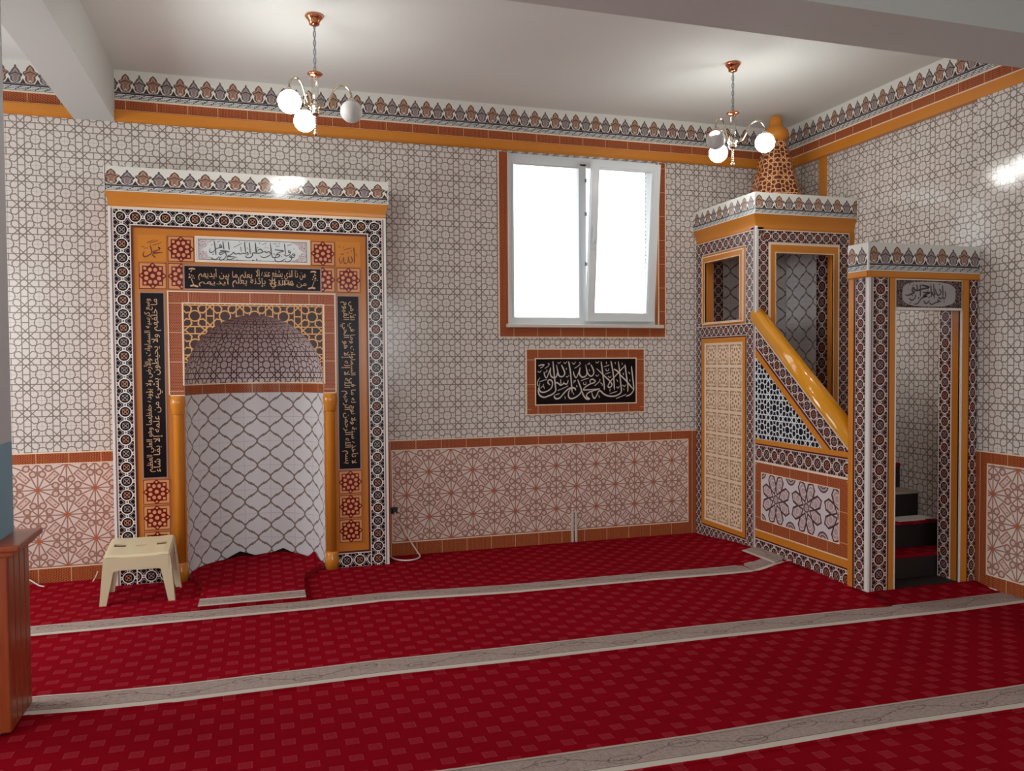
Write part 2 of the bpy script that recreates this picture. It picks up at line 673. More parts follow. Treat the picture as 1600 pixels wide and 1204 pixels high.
def finish(name, bm, mat, parent=None, smooth=False, kind=None, label=None, cat=None, group=None):
    me = bpy.data.meshes.new(name)
    bm.normal_update()
    bm.to_mesh(me)
    bm.free()
    for mm in (mat if isinstance(mat, (list, tuple)) else [mat]):
        me.materials.append(mm)
    if smooth:
        for p in me.polygons: p.use_smooth = True
    o = bpy.data.objects.new(name, me)
    link(o, parent)
    tag(o, label, cat, group, kind)
    return o


def tag(o, label=None, cat=None, group=None, kind=None):
    if label: o['label'] = label
    if cat: o['category'] = cat
    if group: o['group'] = group
    if kind: o['kind'] = kind
    return o


def thing(name, loc, label, cat, group=None):
    o = bpy.data.objects.new(name, None)
    o.empty_display_size = 0.1
    o.location = loc
    COL.objects.link(o)
    return tag(o, label, cat, group)


def slab_bm(bm, pl, polys, n0, n1, uvf, back=False):
    uv = bm.loops.layers.uv.verify()
    for k, poly in enumerate(polys):
        area2 = sum(a[0] * b[1] - b[0] * a[1] for a, b in zip(poly, poly[1:] + poly[:1]))
        if area2 < 0: poly = poly[::-1]
        vt = [bm.verts.new(pl(s, t, n1)) for s, t in poly]
        vb = [bm.verts.new(pl(s, t, n0)) for s, t in poly]
        uvs = [uvf(s, t, k) for s, t in poly]
        f = bm.faces.new(vt)
        for l, c in zip(f.loops, uvs): l[uv].uv = c
        m = len(poly)
        for i in range(m):
            j = (i + 1) % m
            f = bm.faces.new((vt[i], vb[i], vb[j], vt[j]))
            for l, c in zip(f.loops, (uvs[i], uvs[i], uvs[j], uvs[j])): l[uv].uv = c
        if back:
            bm.faces.new(vb[::-1])


def rect(s0, t0, s1, t1): return [(s0, t0), (s1, t0), (s1, t1), (s0, t1)]


def slab(name, pl, polys, n0, n1, mat, parent=None, uvf=None, back=False, **kw):
    bm = bmesh.new()
    slab_bm(bm, pl, polys, n0, n1, uvf or (lambda s, t, k: (s, t)), back)
    return finish(name, bm, mat, parent, **kw)


P = 0.18                                              # star tile module


def uv_star(s0=0.0, t0=3.076, p=P): return lambda s, t, k: ((s - s0) / p, (t - t0) / p)
def uv_red(s, t, k): return (s / 0.0205, t / 0.0205)


def frame_polys(a, b, w):
    """four mitred strips of width w inside rectangle a..b (w may be l, b, r, t)"""
    l, bo, r, t = w if isinstance(w, (tuple, list)) else (w,) * 4
    (x0, y0), (x1, y1) = a, b
    X0, Y0, X1, Y1 = x0 + l, y0 + bo, x1 - r, y1 - t
    out = []
    if bo: out.append([(x0, y0), (x1, y0), (X1, Y0), (X0, Y0)])
    if r: out.append([(x1, y0), (x1, y1), (X1, Y1), (X1, Y0)])
    if t: out.append([(x1, y1), (x0, y1), (X0, Y1), (X1, Y1)])
    if l: out.append([(x0, y1), (x0, y0), (X0, Y0), (X0, Y1)])
    return out


def band_frame(name, pl, a, b, w, pitch, mat, parent, n1=0.006, n0=0.0, sides='brtl'):
    """ringed border: strips with u running along, v across"""
    (x0, y0), (x1, y1) = a, b
    bm = bmesh.new()
    uv = bm.loops.layers.uv.verify()

    def strip(poly, along, c):
        def f(s, t, k):
            al, ac = (s, t) if along == 'h' else (t, s)
            return (al / P_, (ac - c) / P_)
        slab_bm(bm, pl, [poly], n0, n1, f)
    W, H = x1 - x0, y1 - y0
    P_ = pitch
    L = x0 + (w if 'l' in sides else 0)
    R = x1 - (w if 'r' in sides else 0)
    B = y0 + (w if 'b' in sides else 0)
    T = y1 - (w if 't' in sides else 0)
    if 'b' in sides: strip([(x0, y0), (x1, y0), (R, B), (L, B)], 'h', y0 + w / 2)
    if 't' in sides: strip([(x1, y1), (x0, y1), (L, T), (R, T)], 'h', y1 - w / 2)
    if 'l' in sides: strip([(x0, y1), (x0, y0), (L, B), (L, T)], 'v', x0 + w / 2)
    if 'r' in sides: strip([(x1, y0), (x1, y1), (R, T), (R, B)], 'v', x1 - w / 2)
    return finish(name, bm, mat, parent)


def box_bm(bm, lo, hi):
    uv = bm.loops.layers.uv.verify()
    x0, y0, z0 = lo
    x1, y1, z1 = hi
    v = [bm.verts.new(c) for c in ((x0, y0, z0), (x1, y0, z0), (x1, y1, z0), (x0, y1, z0), (x0, y0, z1), (x1, y0, z1), (x1, y1, z1), (x0, y1, z1))]
    for f, ax in (((0, 3, 2, 1), 2), ((4, 5, 6, 7), 2), ((0, 1, 5, 4), 1), ((2, 3, 7, 6), 1), ((1, 2, 6, 5), 0), ((3, 0, 4, 7), 0)):
        fc = bm.faces.new([v[i] for i in f])
        for l in fc.loops:
            c = l.vert.co
            l[uv].uv = (c.y, c.z) if ax == 0 else (c.x, c.z) if ax == 1 else (c.x, c.y)


def box(name, lo, hi, mat, parent=None, bevel=0.0, **kw):
    bm = bmesh.new()
    box_bm(bm, lo, hi)
    if bevel:
        bmesh.ops.bevel(bm, geom=bm.edges[:], offset=bevel, segments=2, affect='EDGES', profile=0.5)
    return finish(name, bm, mat, parent, **kw)


def lathe_bm(bm, prof, c, seg=24, axis=(0, 0, 1), a0=0.0, a1=2 * pi, uvs=(1, 1)):
    """prof: (radius, height) pairs from bottom to top about a vertical axis at c"""
    uv = bm.loops.layers.uv.verify()
    full = abs(a1 - a0 - 2 * pi) < 1e-6
    n = seg if full else seg + 1
    rings = []
    for r, h in prof:
        rings.append([bm.verts.new((c[0] + r * cos(a0 + (a1 - a0) * i / seg), c[1] + r * sin(a0 + (a1 - a0) * i / seg), c[2] + h)) for i in range(n)])
    for k in range(len(prof) - 1):
        for i in range(seg):
            j = (i + 1) % n
            q = (rings[k][i], rings[k][j], rings[k + 1][j], rings[k + 1][i])
            try:
                f = bm.faces.new(q)
            except ValueError:
                continue
            cc = ((i / seg, k), ((i + 1) / seg, k), ((i + 1) / seg, k + 1), (i / seg, k + 1))
            for l, (a, b) in zip(f.loops, cc):
                l[uv].uv = (a * uvs[0], prof[b][1] * uvs[1])
    return rings


def lathe(name, prof, c, mat, parent=None, seg=24, smooth=True, cap=True, **kw):
    bm = bmesh.new()
    rings = lathe_bm(bm, prof, c, seg)
    if cap:
        for rg, rev in ((rings[0], True), (rings[-1], False)):
            if (rg[0].co - rg[1].co).length > 1e-5:
                bm.faces.new(rg[::-1] if rev else rg)
    bmesh.ops.remove_doubles(bm, verts=bm.verts[:], dist=1e-6)
    return finish(name, bm, mat, parent, smooth, **kw)


def tube_bm(bm, pts, r, seg=8):
    pts = [Vector(p) for p in pts]
    rs = r if isinstance(r, (list, tuple)) else [r] * len(pts)
    prev = None
    up = Vector((0.13, 0.31, 0.94)).normalized()
    rings = []
    for i, p in enumerate(pts):
        d = (pts[min(i + 1, len(pts) - 1)] - pts[max(i - 1, 0)]).normalized()
        a = d.cross(up)
        if a.length < 1e-3: a = d.cross(Vector((1, 0, 0)))
        a.normalize()
        if prev is not None:
            a = (prev - d * prev.dot(d)).normalized()
        prev = a
        b = d.cross(a)
        rings.append([bm.verts.new(p + (a * cos(2 * pi * k / seg) + b * sin(2 * pi * k / seg)) * rs[i]) for k in range(seg)])
    for A, B in zip(rings, rings[1:]):
        for k in range(seg):
            bm.faces.new((A[k], A[(k + 1) % seg], B[(k + 1) % seg], B[k]))
    bm.faces.new(rings[0][::-1])
    bm.faces.new(rings[-1])


def smooth_pts(pts, n=6):
    pts = [Vector(p) for p in pts]
    if len(pts) < 3:
        return [pts[0].lerp(pts[-1], i / n) for i in range(n + 1)] if len(pts) == 2 else pts
    out = []
    for i in range(len(pts) - 1):
        p0, p1, p2, p3 = pts[max(i - 1, 0)], pts[i], pts[i + 1], pts[min(i + 2, len(pts) - 1)]
        for k in range(n):
            t = k / n
            out.append(0.5 * ((2 * p1) + (p2 - p0) * t + (2 * p0 - 5 * p1 + 4 * p2 - p3) * t * t + (3 * p1 - p0 - 3 * p2 + p3) * t ** 3))
    out.append(pts[-1])
    return out


def tube(name, pts, r, mat, parent=None, seg=8, n=6, **kw):
    bm = bmesh.new()
    q = smooth_pts(pts, n)
    if isinstance(r, (list, tuple)):
        r = [r[min(int(i / n), len(r) - 1)] for i in range(len(q))]
    tube_bm(bm, q, r, seg)
    return finish(name, bm, mat, parent, True, **kw)


def ribbon_bm(bm, pl, pts, w, n1):
    q = [v.to_2d() for v in smooth_pts([(a, b, 0) for a, b in pts], 6)]
    N = len(q)
    vs_ = []
    for i, p in enumerate(q):
        d = q[min(i + 1, N - 1)] - q[max(i - 1, 0)]
        if d.length < 1e-9: d = Vector((1, 0))
        d.normalize()
        nrm = Vector((-d.y, d.x))
        f = i / (N - 1)
        tap = min(1.0, 0.55 + f * 6, 0.35 + (1 - f) * 5)
        ang = abs(sin(math.atan2(d.y, d.x) - radians(58)))
        hw = w * 0.5 * tap * (0.62 + 0.5 * (1 - ang) if False else 0.72 + 0.34 * ang)
        vs_.append((bm.verts.new(pl(p.x + nrm.x * hw, p.y + nrm.y * hw, n1)), bm.verts.new(pl(p.x - nrm.x * hw, p.y - nrm.y * hw, n1))))
    for (a, b), (c, d) in zip(vs_, vs_[1:]):
        bm.faces.new((a, b, d, c))


def lettering(pl, strokes, n1, mat, parent, label=None):
    bm = bmesh.new()
    for k, (w, c) in enumerate(strokes):
        pts = [(c[i] / 1e4, c[i + 1] / 1e4) for i in range(0, len(c), 2)]
        ribbon_bm(bm, pl, pts, w / 1e4, n1 + 0.00004 * (k % 9))
    bmesh.ops.recalc_face_normals(bm, faces=bm.faces[:])
    return finish('lettering', bm, mat, parent, label=label)


# letters to joined forms, written right to left
_FORMS = {'ا': (0xFE8D, 2), 'أ': (0xFE83, 2), 'إ': (0xFE87, 2), 'آ': (0xFE81, 2), 'ب': (0xFE8F, 4), 'ة': (0xFE93, 2), 'ت': (0xFE95, 4), 'ث': (0xFE99, 4), 'ج': (0xFE9D, 4),
          'ح': (0xFEA1, 4), 'خ': (0xFEA5, 4), 'د': (0xFEA9, 2), 'ذ': (0xFEAB, 2), 'ر': (0xFEAD, 2), 'ز': (0xFEAF, 2), 'س': (0xFEB1, 4), 'ش': (0xFEB5, 4), 'ص': (0xFEB9, 4),
          'ض': (0xFEBD, 4), 'ط': (0xFEC1, 4), 'ظ': (0xFEC5, 4), 'ع': (0xFEC9, 4), 'غ': (0xFECD, 4), 'ف': (0xFED1, 4), 'ق': (0xFED5, 4), 'ك': (0xFED9, 4), 'ل': (0xFEDD, 4),
          'م': (0xFEE1, 4), 'ن': (0xFEE5, 4), 'ه': (0xFEE9, 4), 'و': (0xFEED, 2), 'ؤ': (0xFE85, 2), 'ى': (0xFEEF, 2), 'ي': (0xFEF1, 4), 'ئ': (0xFE89, 4), 'ء': (0xFE80, 1)}


def shape_arabic(txt):
    words_ = []
    for wd in txt.split(' '):
        out = []
        i = 0
        joined = False
        while i < len(wd):
            c = wd[i]
            nf = _FORMS[c][1]
            nxt = wd[i + 1] if i + 1 < len(wd) else None
            if c == 'ل' and nxt in ('ا', 'أ', 'إ', 'آ'):
                out.append(chr({'ا': 0xFEFB, 'أ': 0xFEF7, 'إ': 0xFEF9, 'آ': 0xFEF5}[nxt] + (1 if joined else 0)))
                joined = False
                i += 2
                continue
            can = nf == 4 and nxt is not None and _FORMS[nxt][1] > 1
            idx = (3 if can else 1) if joined else (2 if can else 0)
            out.append(chr(_FORMS[c][0] + min(idx, nf - 1 if nf < 4 else 3)))
            joined = can
            i += 1
        words_.append(''.join(out))
    return ' '.join(w[::-1] for w in words_[::-1])


def text_bm(bm, txt, place, fit_w, fit_h):
    """letters of txt scaled into fit_w x fit_h; place(x, y) -> world point"""
    cu = bpy.data.curves.new('lettering', 'FONT')
    cu.body = shape_arabic(txt)
    cu.resolution_u = 3
    o = bpy.data.objects.new('lettering', cu)
    COL.objects.link(o)
    bpy.context.view_layer.update()
    me = bpy.data.meshes.new_from_object(o)
    bpy.data.objects.remove(o)
    bpy.data.curves.remove(cu)
    xs = [v.co.x for v in me.vertices]
    ys = [v.co.y for v in me.vertices]
    if xs:
        x0, x1, y0, y1 = min(xs), max(xs), min(ys), max(ys)
        vs_ = [bm.verts.new(place((v.co.x - x0) / (x1 - x0) * fit_w, (v.co.y - y0) / (y1 - y0) * fit_h)) for v in me.vertices]
        for p in me.polygons:
            try:
                bm.faces.new([vs_[i] for i in p.vertices])
            except ValueError:
                pass
    bpy.data.meshes.remove(me)

# pen strokes of the inscriptions: width, then x, z pairs along each stroke (units of 0.1 mm)
SHAHADA = [(120, [12590,15240,12680,14320,12790,13260,12820,12800,12540,12520,12160,12370,11790,12270,11410,12440,11290,12760,11290,13070]), (107, [12320,13300,12150,13450,12170,13660,12340,13710,12510,13580,12540,13340,12430,13020,12090,12780,11680,12680,11420,12820,11360,13140,11440,13460]), (76, [11440,13920,11250,13600,11230,13320,11310,13210]), (113, [13340,14960,13630,14310,13530,14030,13300,13960,13080,14140,12910,14940]), (113, [13000,14320,12890,13970,12660,13880,12430,14010,12340,14330,12400,14730]), (95, [12400,14730,12190,14220,12020,13870,11850,14090,11800,14400]), (63, [11910,14300,12080,14440,11990,14530]), (107, [12730,13470,13000,13440,13260,13250,13490,13360,13560,13530]), (101, [13530,13430,13680,13350,13850,13370,13950,13690]), (76, [13270,13750,13290,13290]), (126, [14610,12800,14520,12980,14250,13020,13900,12890,13520,12540,13220,12220,12910,12120,12710,12250,12690,12450]), (126, [13990,15220,14140,14380,14230,13420,14290,12600]), (120, [14790,13710,15010,13160,15130,12760,14900,12410,14470,12160,14130,12120,13960,12320,14000,12710,14170,12940]), (126, [15090,12870,15360,12290,15630,12050,15910,12050]), (95, [15020,14730,14850,14190,14650,13860,14460,14130,14410,14410]), (113, [15020,14730,14960,14230,15080,13980,15290,13890,15540,14010,15640,14290,15520,14920]), (107, [11320,14880,11540,14950,11840,14970]), (63, [11840,14950,11650,14780,11450,14690]), (63, [12140,15070,12270,15020,12140,14820,11860,14650]), (63, [11240,14450,11410,14340,11580,14510]), (57, [11380,13550,11720,13660,12060,13750]), (63, [11490,13020,11680,13210,11790,13380]), (63, [11750,13210,11830,12980]), (63, [12990,12810,13450,12970,13940,13190]), (63, [12760,12430,13180,12560]), (63, [13540,15170,13690,15060,13840,15240]), (63, [14300,15130,14450,15000,14640,15200]), (63, [14950,15160,15040,15030,14790,14800,14490,14640]), (63, [15090,13580,15440,13720,15830,13810]), (57, [15320,13470,15340,13280,15540,13290,15530,13510]), (76, [13780,14690,13790,14530]), (63, [13760,13990,13870,13920,14010,14080]), (69, [14680,13230,14730,13050]), (63, [13630,12310,13690,12070]), (63, [14360,12630,14450,12430]), (63, [14400,13560,14610,13630,14400,13400]), (57, [13020,15150,13100,15060,13290,15200]), (113, [19750,14780,19860,13880,19960,12970,19900,12640,19620,12350,19220,12200]), (113, [18110,14560,18470,14340,18750,14010,19340,13450,19920,12790]), (120, [19150,14930,19300,13820,19410,13160,19400,12580]), (120, [18530,15190,18630,14440,18740,13350,18800,12730,18700,12480,18260,12270,17750,12240,17240,12400,16890,12690,16710,12700,16500,12300,16300,12090,16130,12350,16070,12640]), (120, [17840,15230,18000,14450,18110,13540,18150,12780]), (113, [19190,14880,18590,14300,18110,13830,17760,13480,17560,13120,17710,12990,17930,13180,17780,13480,17170,14030,16510,14610]), (120, [16940,15200,17090,14100,17210,13190,17220,12780]), (107, [15940,13390,15920,13610,16150,13710,16390,13550,16270,13410,16000,13340,15610,13150,15340,12920,15380,12820,15990,12840,16810,12910]), (113, [16810,12890,16310,12780,15800,12600,15590,12390,15640,12210,15910,12060]), (113, [16000,14950,16220,14500,16250,14180,16040,13970,15810,14080,15650,14370,15520,14940]), (57, [17170,14750,17720,14900]), (57, [17290,14130,17840,14290]), (57, [17390,14600,17400,14420,17640,14450,17610,14600]), (63, [16430,15180,16590,15080,16740,15220]), (63, [17560,13950,17760,13840,17860,13980]), (63, [17710,12460,18420,12650]), (69, [18300,12030,18740,12190,19260,12380]), (63, [18350,13050,18500,12920,18620,13120]), (63, [18900,13190,19100,13060,19220,13220]), (63, [19020,12880,19060,12730]), (69, [16310,13140,16620,13380,16830,13600,16780,13710]), (63, [16850,13400,17010,13320,17030,13120]), (63, [16430,14070,16580,13960,16730,14120]), (69, [17410,15180,17440,14980]), (69, [18230,15150,18250,14970]), (69, [18880,15080,18890,14900]), (69, [19460,14290,19620,14110]), (69, [19590,13650,19620,13490]), (69, [18980,14220,19020,14020]), (63, [18350,13650,18490,13470]), (69, [17750,12900,17730,12640]), (63, [16710,12350,16790,12120]), (50, [15810,15130,15900,15010,15640,14990]), (69, [15830,14540,15870,14400])]
QIBLA = [(77, [-13620,23880,-13550,23350,-13510,22880]), (65, [-13090,23520,-13220,23630,-13260,23490,-13090,23450,-13450,23350,-13660,23150,-13820,23050,-13930,23140,-13860,23370]), (77, [-13040,23880,-12970,23290]), (77, [-12680,23860,-12620,23270]), (77, [-13240,23190,-12920,23190,-12590,23130]), (65, [-12920,23130,-13230,23070,-13270,23000,-13190,22930,-12890,23090]), (71, [-13300,22800,-13510,22590,-13730,22590,-13840,22710]), (71, [-12890,23150,-12830,22870,-12980,22640,-13200,22540,-13290,22640,-13140,22800]), (71, [-12330,23150,-12490,22960,-12740,22830,-12440,22800,-12090,22780]), (65, [-12720,22820,-12780,22670,-12630,22580,-12270,22720]), (71, [-12330,23140,-12200,22990,-12010,23070,-11900,23000,-11740,23070,-11520,23070,-11390,23140,-11350,22990,-11530,22950]), (77, [-11590,23900,-11520,23110]), (77, [-11270,23870,-11200,23010]), (71, [-11550,22880,-11420,22770,-11200,22790,-11060,22930,-11090,23120]), (77, [-10860,23840,-10820,23160]), (42, [-12330,23450,-12030,23630,-11730,23780]), (71, [-12890,23850,-12850,23850]), (71, [-11940,23870,-11890,23860]), (71, [-11470,23880,-11420,23860]), (71, [-12110,22610,-12060,22600]), (42, [-13410,23820,-13240,23870]), (42, [-13840,23570,-13710,23640]), (42, [-13770,22890,-13610,22980]), (53, [-11410,23480,-11380,23400]), (47, [-11840,23550,-11820,23180]), (77, [-10860,23870,-10790,23280,-10760,23150]), (71, [-11050,23140,-10760,23110,-10430,23150,-10400,23320,-10570,23400,-10730,23240]), (65, [-11030,23100,-11090,22900,-11260,22780]), (71, [-10410,23160,-10210,23240,-10090,23160,-9970,23250,-9880,23190,-9820,23140,-9860,23020,-10080,22870,-10330,22810,-10550,22940]), (65, [-10170,23640,-10120,23640]), (59, [-10220,23520,-10180,23510]), (59, [-10060,23530,-10010,23520]), (77, [-9830,23880,-9770,23250,-9720,22940,-9590,22830,-9250,22900,-9180,23020,-9390,23040,-9500,22860]), (77, [-9520,23410,-9190,23360,-8890,23340]), (65, [-8890,23320,-9330,23150,-9450,22950]), (65, [-9530,22800,-9480,22600,-9230,22550,-8920,22680,-8780,22830]), (77, [-8850,23860,-8780,23030]), (71, [-8470,23410,-8580,23320,-8530,23220,-8430,23300,-8500,23090,-8720,22970,-8920,23080]), (71, [-8190,23190,-8300,23100,-8190,23040,-8130,23140,-8170,22930,-8310,22880,-8390,23010,-8500,22920,-8360,22830,-8420,22670,-8700,22540,-8810,22680]), (71, [-8210,23500,-8170,23480]), (65, [-10590,23840,-10530,23810]), (71, [-9240,23850,-9180,23820]), (65, [-9090,22920,-9040,22900]), (59, [-10700,23540,-10670,23480]), (42, [-10400,23720,-10070,23870]), (42, [-8660,23720,-8320,23840]), (42, [-9650,23820,-9350,23800]), (47, [-11100,22610,-10930,22590]), (77, [-10800,22720,-10740,22540]), (47, [-10610,22570,-10480,22570]), (42, [-9490,23640,-9160,23660]), (47, [-9610,23090,-9500,23060])]
BISMILLAH = [(92, [32100,19630,32150,19310,32020,19130,31890,19240,31770,19120,31600,19200,31470,19030]), (92, [31470,19030,31660,18970,31300,18860,31010,18750,30820,18870]), (108, [31880,20030,31940,19280]), (100, [31630,19780,31770,19510,31550,19350,31380,19500,31290,19790]), (108, [31160,20090,31220,19110]), (108, [30930,20080,31000,19210]), (108, [30080,20030,30100,19230]), (108, [29800,20020,29860,19660]), (92, [31330,19470,31130,19350,31040,19560]), (123, [30160,19980,30450,19950,30810,19850,30290,19740,29830,19630,29620,19700,29520,19820,29440,19630,29620,19500,29380,19410,29130,19310,28860,19340]), (108, [30290,19510,30870,19510,30460,19380,30370,19280,30650,19290,30210,19140,29880,18800,29570,18760]), (92, [30880,19290,30750,19150]), (100, [30380,18980,30550,18800,30860,19000]), (100, [29710,19390,29680,19170,29420,18990,29200,19140]), (108, [29440,19320,29500,19290]), (92, [29360,19350,29400,19330]), (108, [29200,20040,29290,20020]), (116, [29920,19170,30000,19140]), (77, [30680,19670,30740,19650]), (100, [31990,18960,32060,18940]), (69, [31700,18970,31750,18940]), (54, [29450,19930,29620,20040]), (54, [31540,20040,31710,20080]), (54, [29220,18800,29380,18860]), (54, [29170,19730,29130,19660])]
ALLAH = [(89, [-3910,23770,-3870,23240,-3890,22580]), (89, [-4110,23120,-4020,22800,-4120,22620,-4250,22700,-4330,23120]), (82, [-4320,23050,-4320,22790,-4410,22620,-4520,22560,-4630,22660,-4630,23060]), (71, [-4630,23060,-4740,22780,-4850,22570,-4940,22700,-4960,22930,-4880,23050]), (53, [-4640,23530,-4350,23650,-4030,23720]), (78, [-4850,23210,-4620,23260]), (53, [-5000,23820,-4880,23740]), (53, [-3740,23320,-3680,23110]), (53, [-4420,23330,-4280,23350]), (46, [-4690,23670,-4590,23830]), (46, [-4160,23530,-4050,23410])]
MUHAMMAD = [(82, [-17780,23420,-17690,22940,-17910,22720,-18140,22620,-18230,22790,-18130,23030]), (82, [-17180,23230,-17270,23310,-17160,23190,-17590,22980,-17360,22930,-16990,22950]), (82, [-17320,22910,-17630,22810,-17440,22560]), (45, [-17850,23540,-17230,23800]), (45, [-18010,23590,-17500,23830]), (45, [-17620,23430,-17110,23610]), (45, [-17110,23690,-17050,23630]), (45, [-18320,23290,-18160,23340]), (41, [-18170,23210,-17900,23240])]
# ================================================================== the room
XL, XR, YB, H = -4.6, 3.533, -9.4, 3.60
WX0, WX1, WZ0, WZ1 = 0.885, 2.235, 1.83, 3.232          # window opening

FW = front(0.0)
slab('wall_front', FW, [rect(XL, 0, -1.62, H), rect(-1.62, 1.92, -0.58, H), rect(-0.58, 0, WX0, H), rect(WX0, 0, WX1, WZ0), rect(WX0, WZ1, WX1, H), rect(WX1, 0, XR, H)],
     -0.25, 0.0, M_STAR, uvf=uv_star(), back=True, kind='structure')
RW = side(XR)
slab('wall_right', RW, [rect(-0.25, 0, -YB, H)], -0.25, 0.0, M_STAR, uvf=uv_star(1.77, 3.098), back=True, kind='structure')
LW = Plane((XL, 0, 0), (0, 1, 0), (0, 0, 1))
slab('wall_left', LW, [rect(YB, 0, -6.0, H), rect(-6.0, 0, -3.8, 1.15), rect(-6.0, 2.75, -3.8, H), rect(-3.8, 0, -2.35, H), rect(-2.35, 0, -0.55, 1.05), rect(-2.35, 2.65, -0.55, H), rect(-0.55, 0, 0, H)], -0.2, 0.0, M_PAINT, back=True, kind='structure')
BW = Plane((0, YB, 0), (-1, 0, 0), (0, 0, 1))
slab('wall_back', BW, [rect(-XR, 0, -1.6, H), rect(-1.6, 0, 2.6, 1.2), rect(-1.6, 2.7, 2.6, H), rect(2.6, 0, -XL, H)], -0.2, 0.0, M_PAINT, back=True, kind='structure')
box('ceiling', (XL - 0.2, YB - 0.2, H), (XR + 0.2, 0.25, H + 0.15), M_PAINTC, kind='structure')
box('floor', (XL - 0.2, YB - 0.2, -0.15), (XR + 0.2, 0.3, -0.03), M_PAINT, kind='structure')

box('ceiling_beam', (-2.281, -2.62, 3.237), (-2.018, 0.0, H), M_PAINT, kind='structure')
box('ceiling_beam', (XL, -3.02, 3.235), (XR, -2.62, H), M_PAINT, kind='structure')
box('painted_column', (-2.42, -2.60 + 0.02, 0.0), (-2.112, -2.30, 3.235), M_COLUMN, kind='structure')
PIL = side(XR - 0.043)
slab('wall_right_pilaster', PIL, [rect(2.095, 0, 3.02, 3.6)], -0.043, 0.0, M_STAR, uvf=uv_star(1.77 - 0.035, 3.098), kind='structure')

# ---- crest frieze, red weave band and orange moulding along the top of the walls
ZF0, ZF1 = 3.392, 3.60


def uv_crest(z0, z1, per, off=0.0): return lambda s, t, k: ((s - off) / per, (t - z0) / (z1 - z0))


def moulding(name, pl, s0, s1, z0, z1, n, mat, parent=None, **kw):
    """rounded bar running along s"""
    bm = bmesh.new()
    uv = bm.loops.layers.uv.verify()
    h = z1 - z0
    prof = [(0.0, 0.0), (0.55, 0.0), (0.85, 0.06), (1.0, 0.2), (1.0, 0.85), (0.9, 0.96), (0.6, 1.0), (0.0, 1.0)]
    L = [bm.verts.new(pl(s0, z0 + h * b, n * a)) for a, b in prof]
    R = [bm.verts.new(pl(s1, z0 + h * b, n * a)) for a, b in prof]
    for i in range(len(prof) - 1):
        f = bm.faces.new((L[i], R[i], R[i + 1], L[i + 1]))
        for l in f.loops: l[uv].uv = (0, prof[i][1])
    bm.faces.new(L)
    bm.faces.new(R[::-1])
    bmesh.ops.recalc_face_normals(bm, faces=bm.faces[:])
    return finish(name, bm, mat, parent, **kw)


n_trim = [0]


def trim(o_name_pl, s0, s1, off, n_or=0.036, deep=0.0):
    for nm, f in (('crest', 0), ('red', 1), ('orange', 2)):
        n_trim[0] += 1
        name = 'trim_%d' % n_trim[0]
        if f == 0: slab(name, o_name_pl, [rect(s0, ZF0, s1, ZF1)], -deep, 0.008, M_CREST, uvf=uv_crest(ZF0, ZF1, P, off), kind='structure')
        if f == 1:
            slab(name, o_name_pl, [rect(s0, 3.318, s1, 3.392)], -deep, 0.006, M_RED, uvf=uv_red, kind='structure')
        if f == 2 and deep:
            slab(name, o_name_pl, [rect(s0, 3.236, s1, 3.316)], -deep, 0.007, M_ORANGE2, kind='structure', back=True)
        elif f == 2: moulding(name, o_name_pl, s0, s1, 3.236, 3.316, n_or, M_ORANGE2, kind='structure')
    n_trim[0] += 1
    slab('trim_%d' % n_trim[0], o_name_pl, [rect(s0, 3.313, s1, 3.321), rect(s0, 3.387, s1, 3.396)], 0, 0.010, M_CREAM, kind='structure')


trim(FW, -2.018, XR, -1.945 - 0.045)
trim(FW, XL, -2.281, -2.54 - 0.045)
trim(PIL, 0.0, 2.62, 0.3, 0.006, 0.043)

# ---- lower wall: red weave frames around starburst tiles
DP = 0.36
ux = 0.2255


def uv_dado(s0, t0): return lambda s, t, k: ((s - s0) / DP, (t - t0) / DP)


def dado(pl, s0, s1, l, r, off, zt=0.906):
    polys = frame_polys((s0, 0.0), (s1, zt), (l, 0.10, r, 0.070))
    def f(s, t, k):
        return uv_red(t, s, k) if k != 0 and False else uv_red(s, t, k)
    n_trim[0] += 1
    slab('trim_%d' % n_trim[0], pl, polys, 0, 0.008, M_RED, uvf=f, kind='structure')
    a, b = (s0 + l, 0.10), (s1 - r, zt - 0.070)
    n_trim[0] += 1
    slab('trim_%d' % n_trim[0], pl, [rect(a[0], a[1], b[0], b[1])], 0, 0.006, M_DADO, uvf=uv_dado(*off), kind='structure')
    n_trim[0] += 1
    slab('trim_%d' % n_trim[0], pl, frame_polys(a, b, 0.007) + [rect(s0, zt, s1, zt + 0.007)], 0, 0.0095, M_CREAM, kind='structure')


dado(FW, -0.155, 2.61, 0.062, 0.085, (0.205, 0.292))
dado(FW, XL, -2.02, 0.0, 0.004, (-2.375, 0.472))
dado(side(XR), 2.095, 2.13, 0, 0, (2.2, 0.4))
dado(PIL, 2.115, 3.02, 0.09, 0.0, (2.43, 0.46))

# ---- vertical orange moulding on the right wall above the minbar
n_trim[0] += 1
slab('trim_%d' % n_trim[0], RW, [rect(0.475, 2.80, 0.555, 3.236)], 0, 0.018, M_ORANGE2, kind='structure')

# ---- red weave surround of the window
n_trim[0] += 1
slab('trim_%d' % n_trim[0], FW, frame_polys((0.802, 1.728), (2.300, 3.225), (0.078, 0.098, 0.066, 0)), 0, 0.007, M_RED, uvf=lambda s, t, k: (uv_red(t, s, k) if k in (1, 3) else uv_red(s, t, k)), kind='structure')
n_trim[0] += 1
slab('trim_%d' % n_trim[0], FW, frame_polys((0.795, 1.721), (2.307, 3.225), (0.008, 0.008, 0.008, 0.0)) + frame_polys((0.874, 1.80), (2.242, 3.225), (0.009, 0.0, 0.009, 0)), 0, 0.010, M_CREAM, kind='structure')

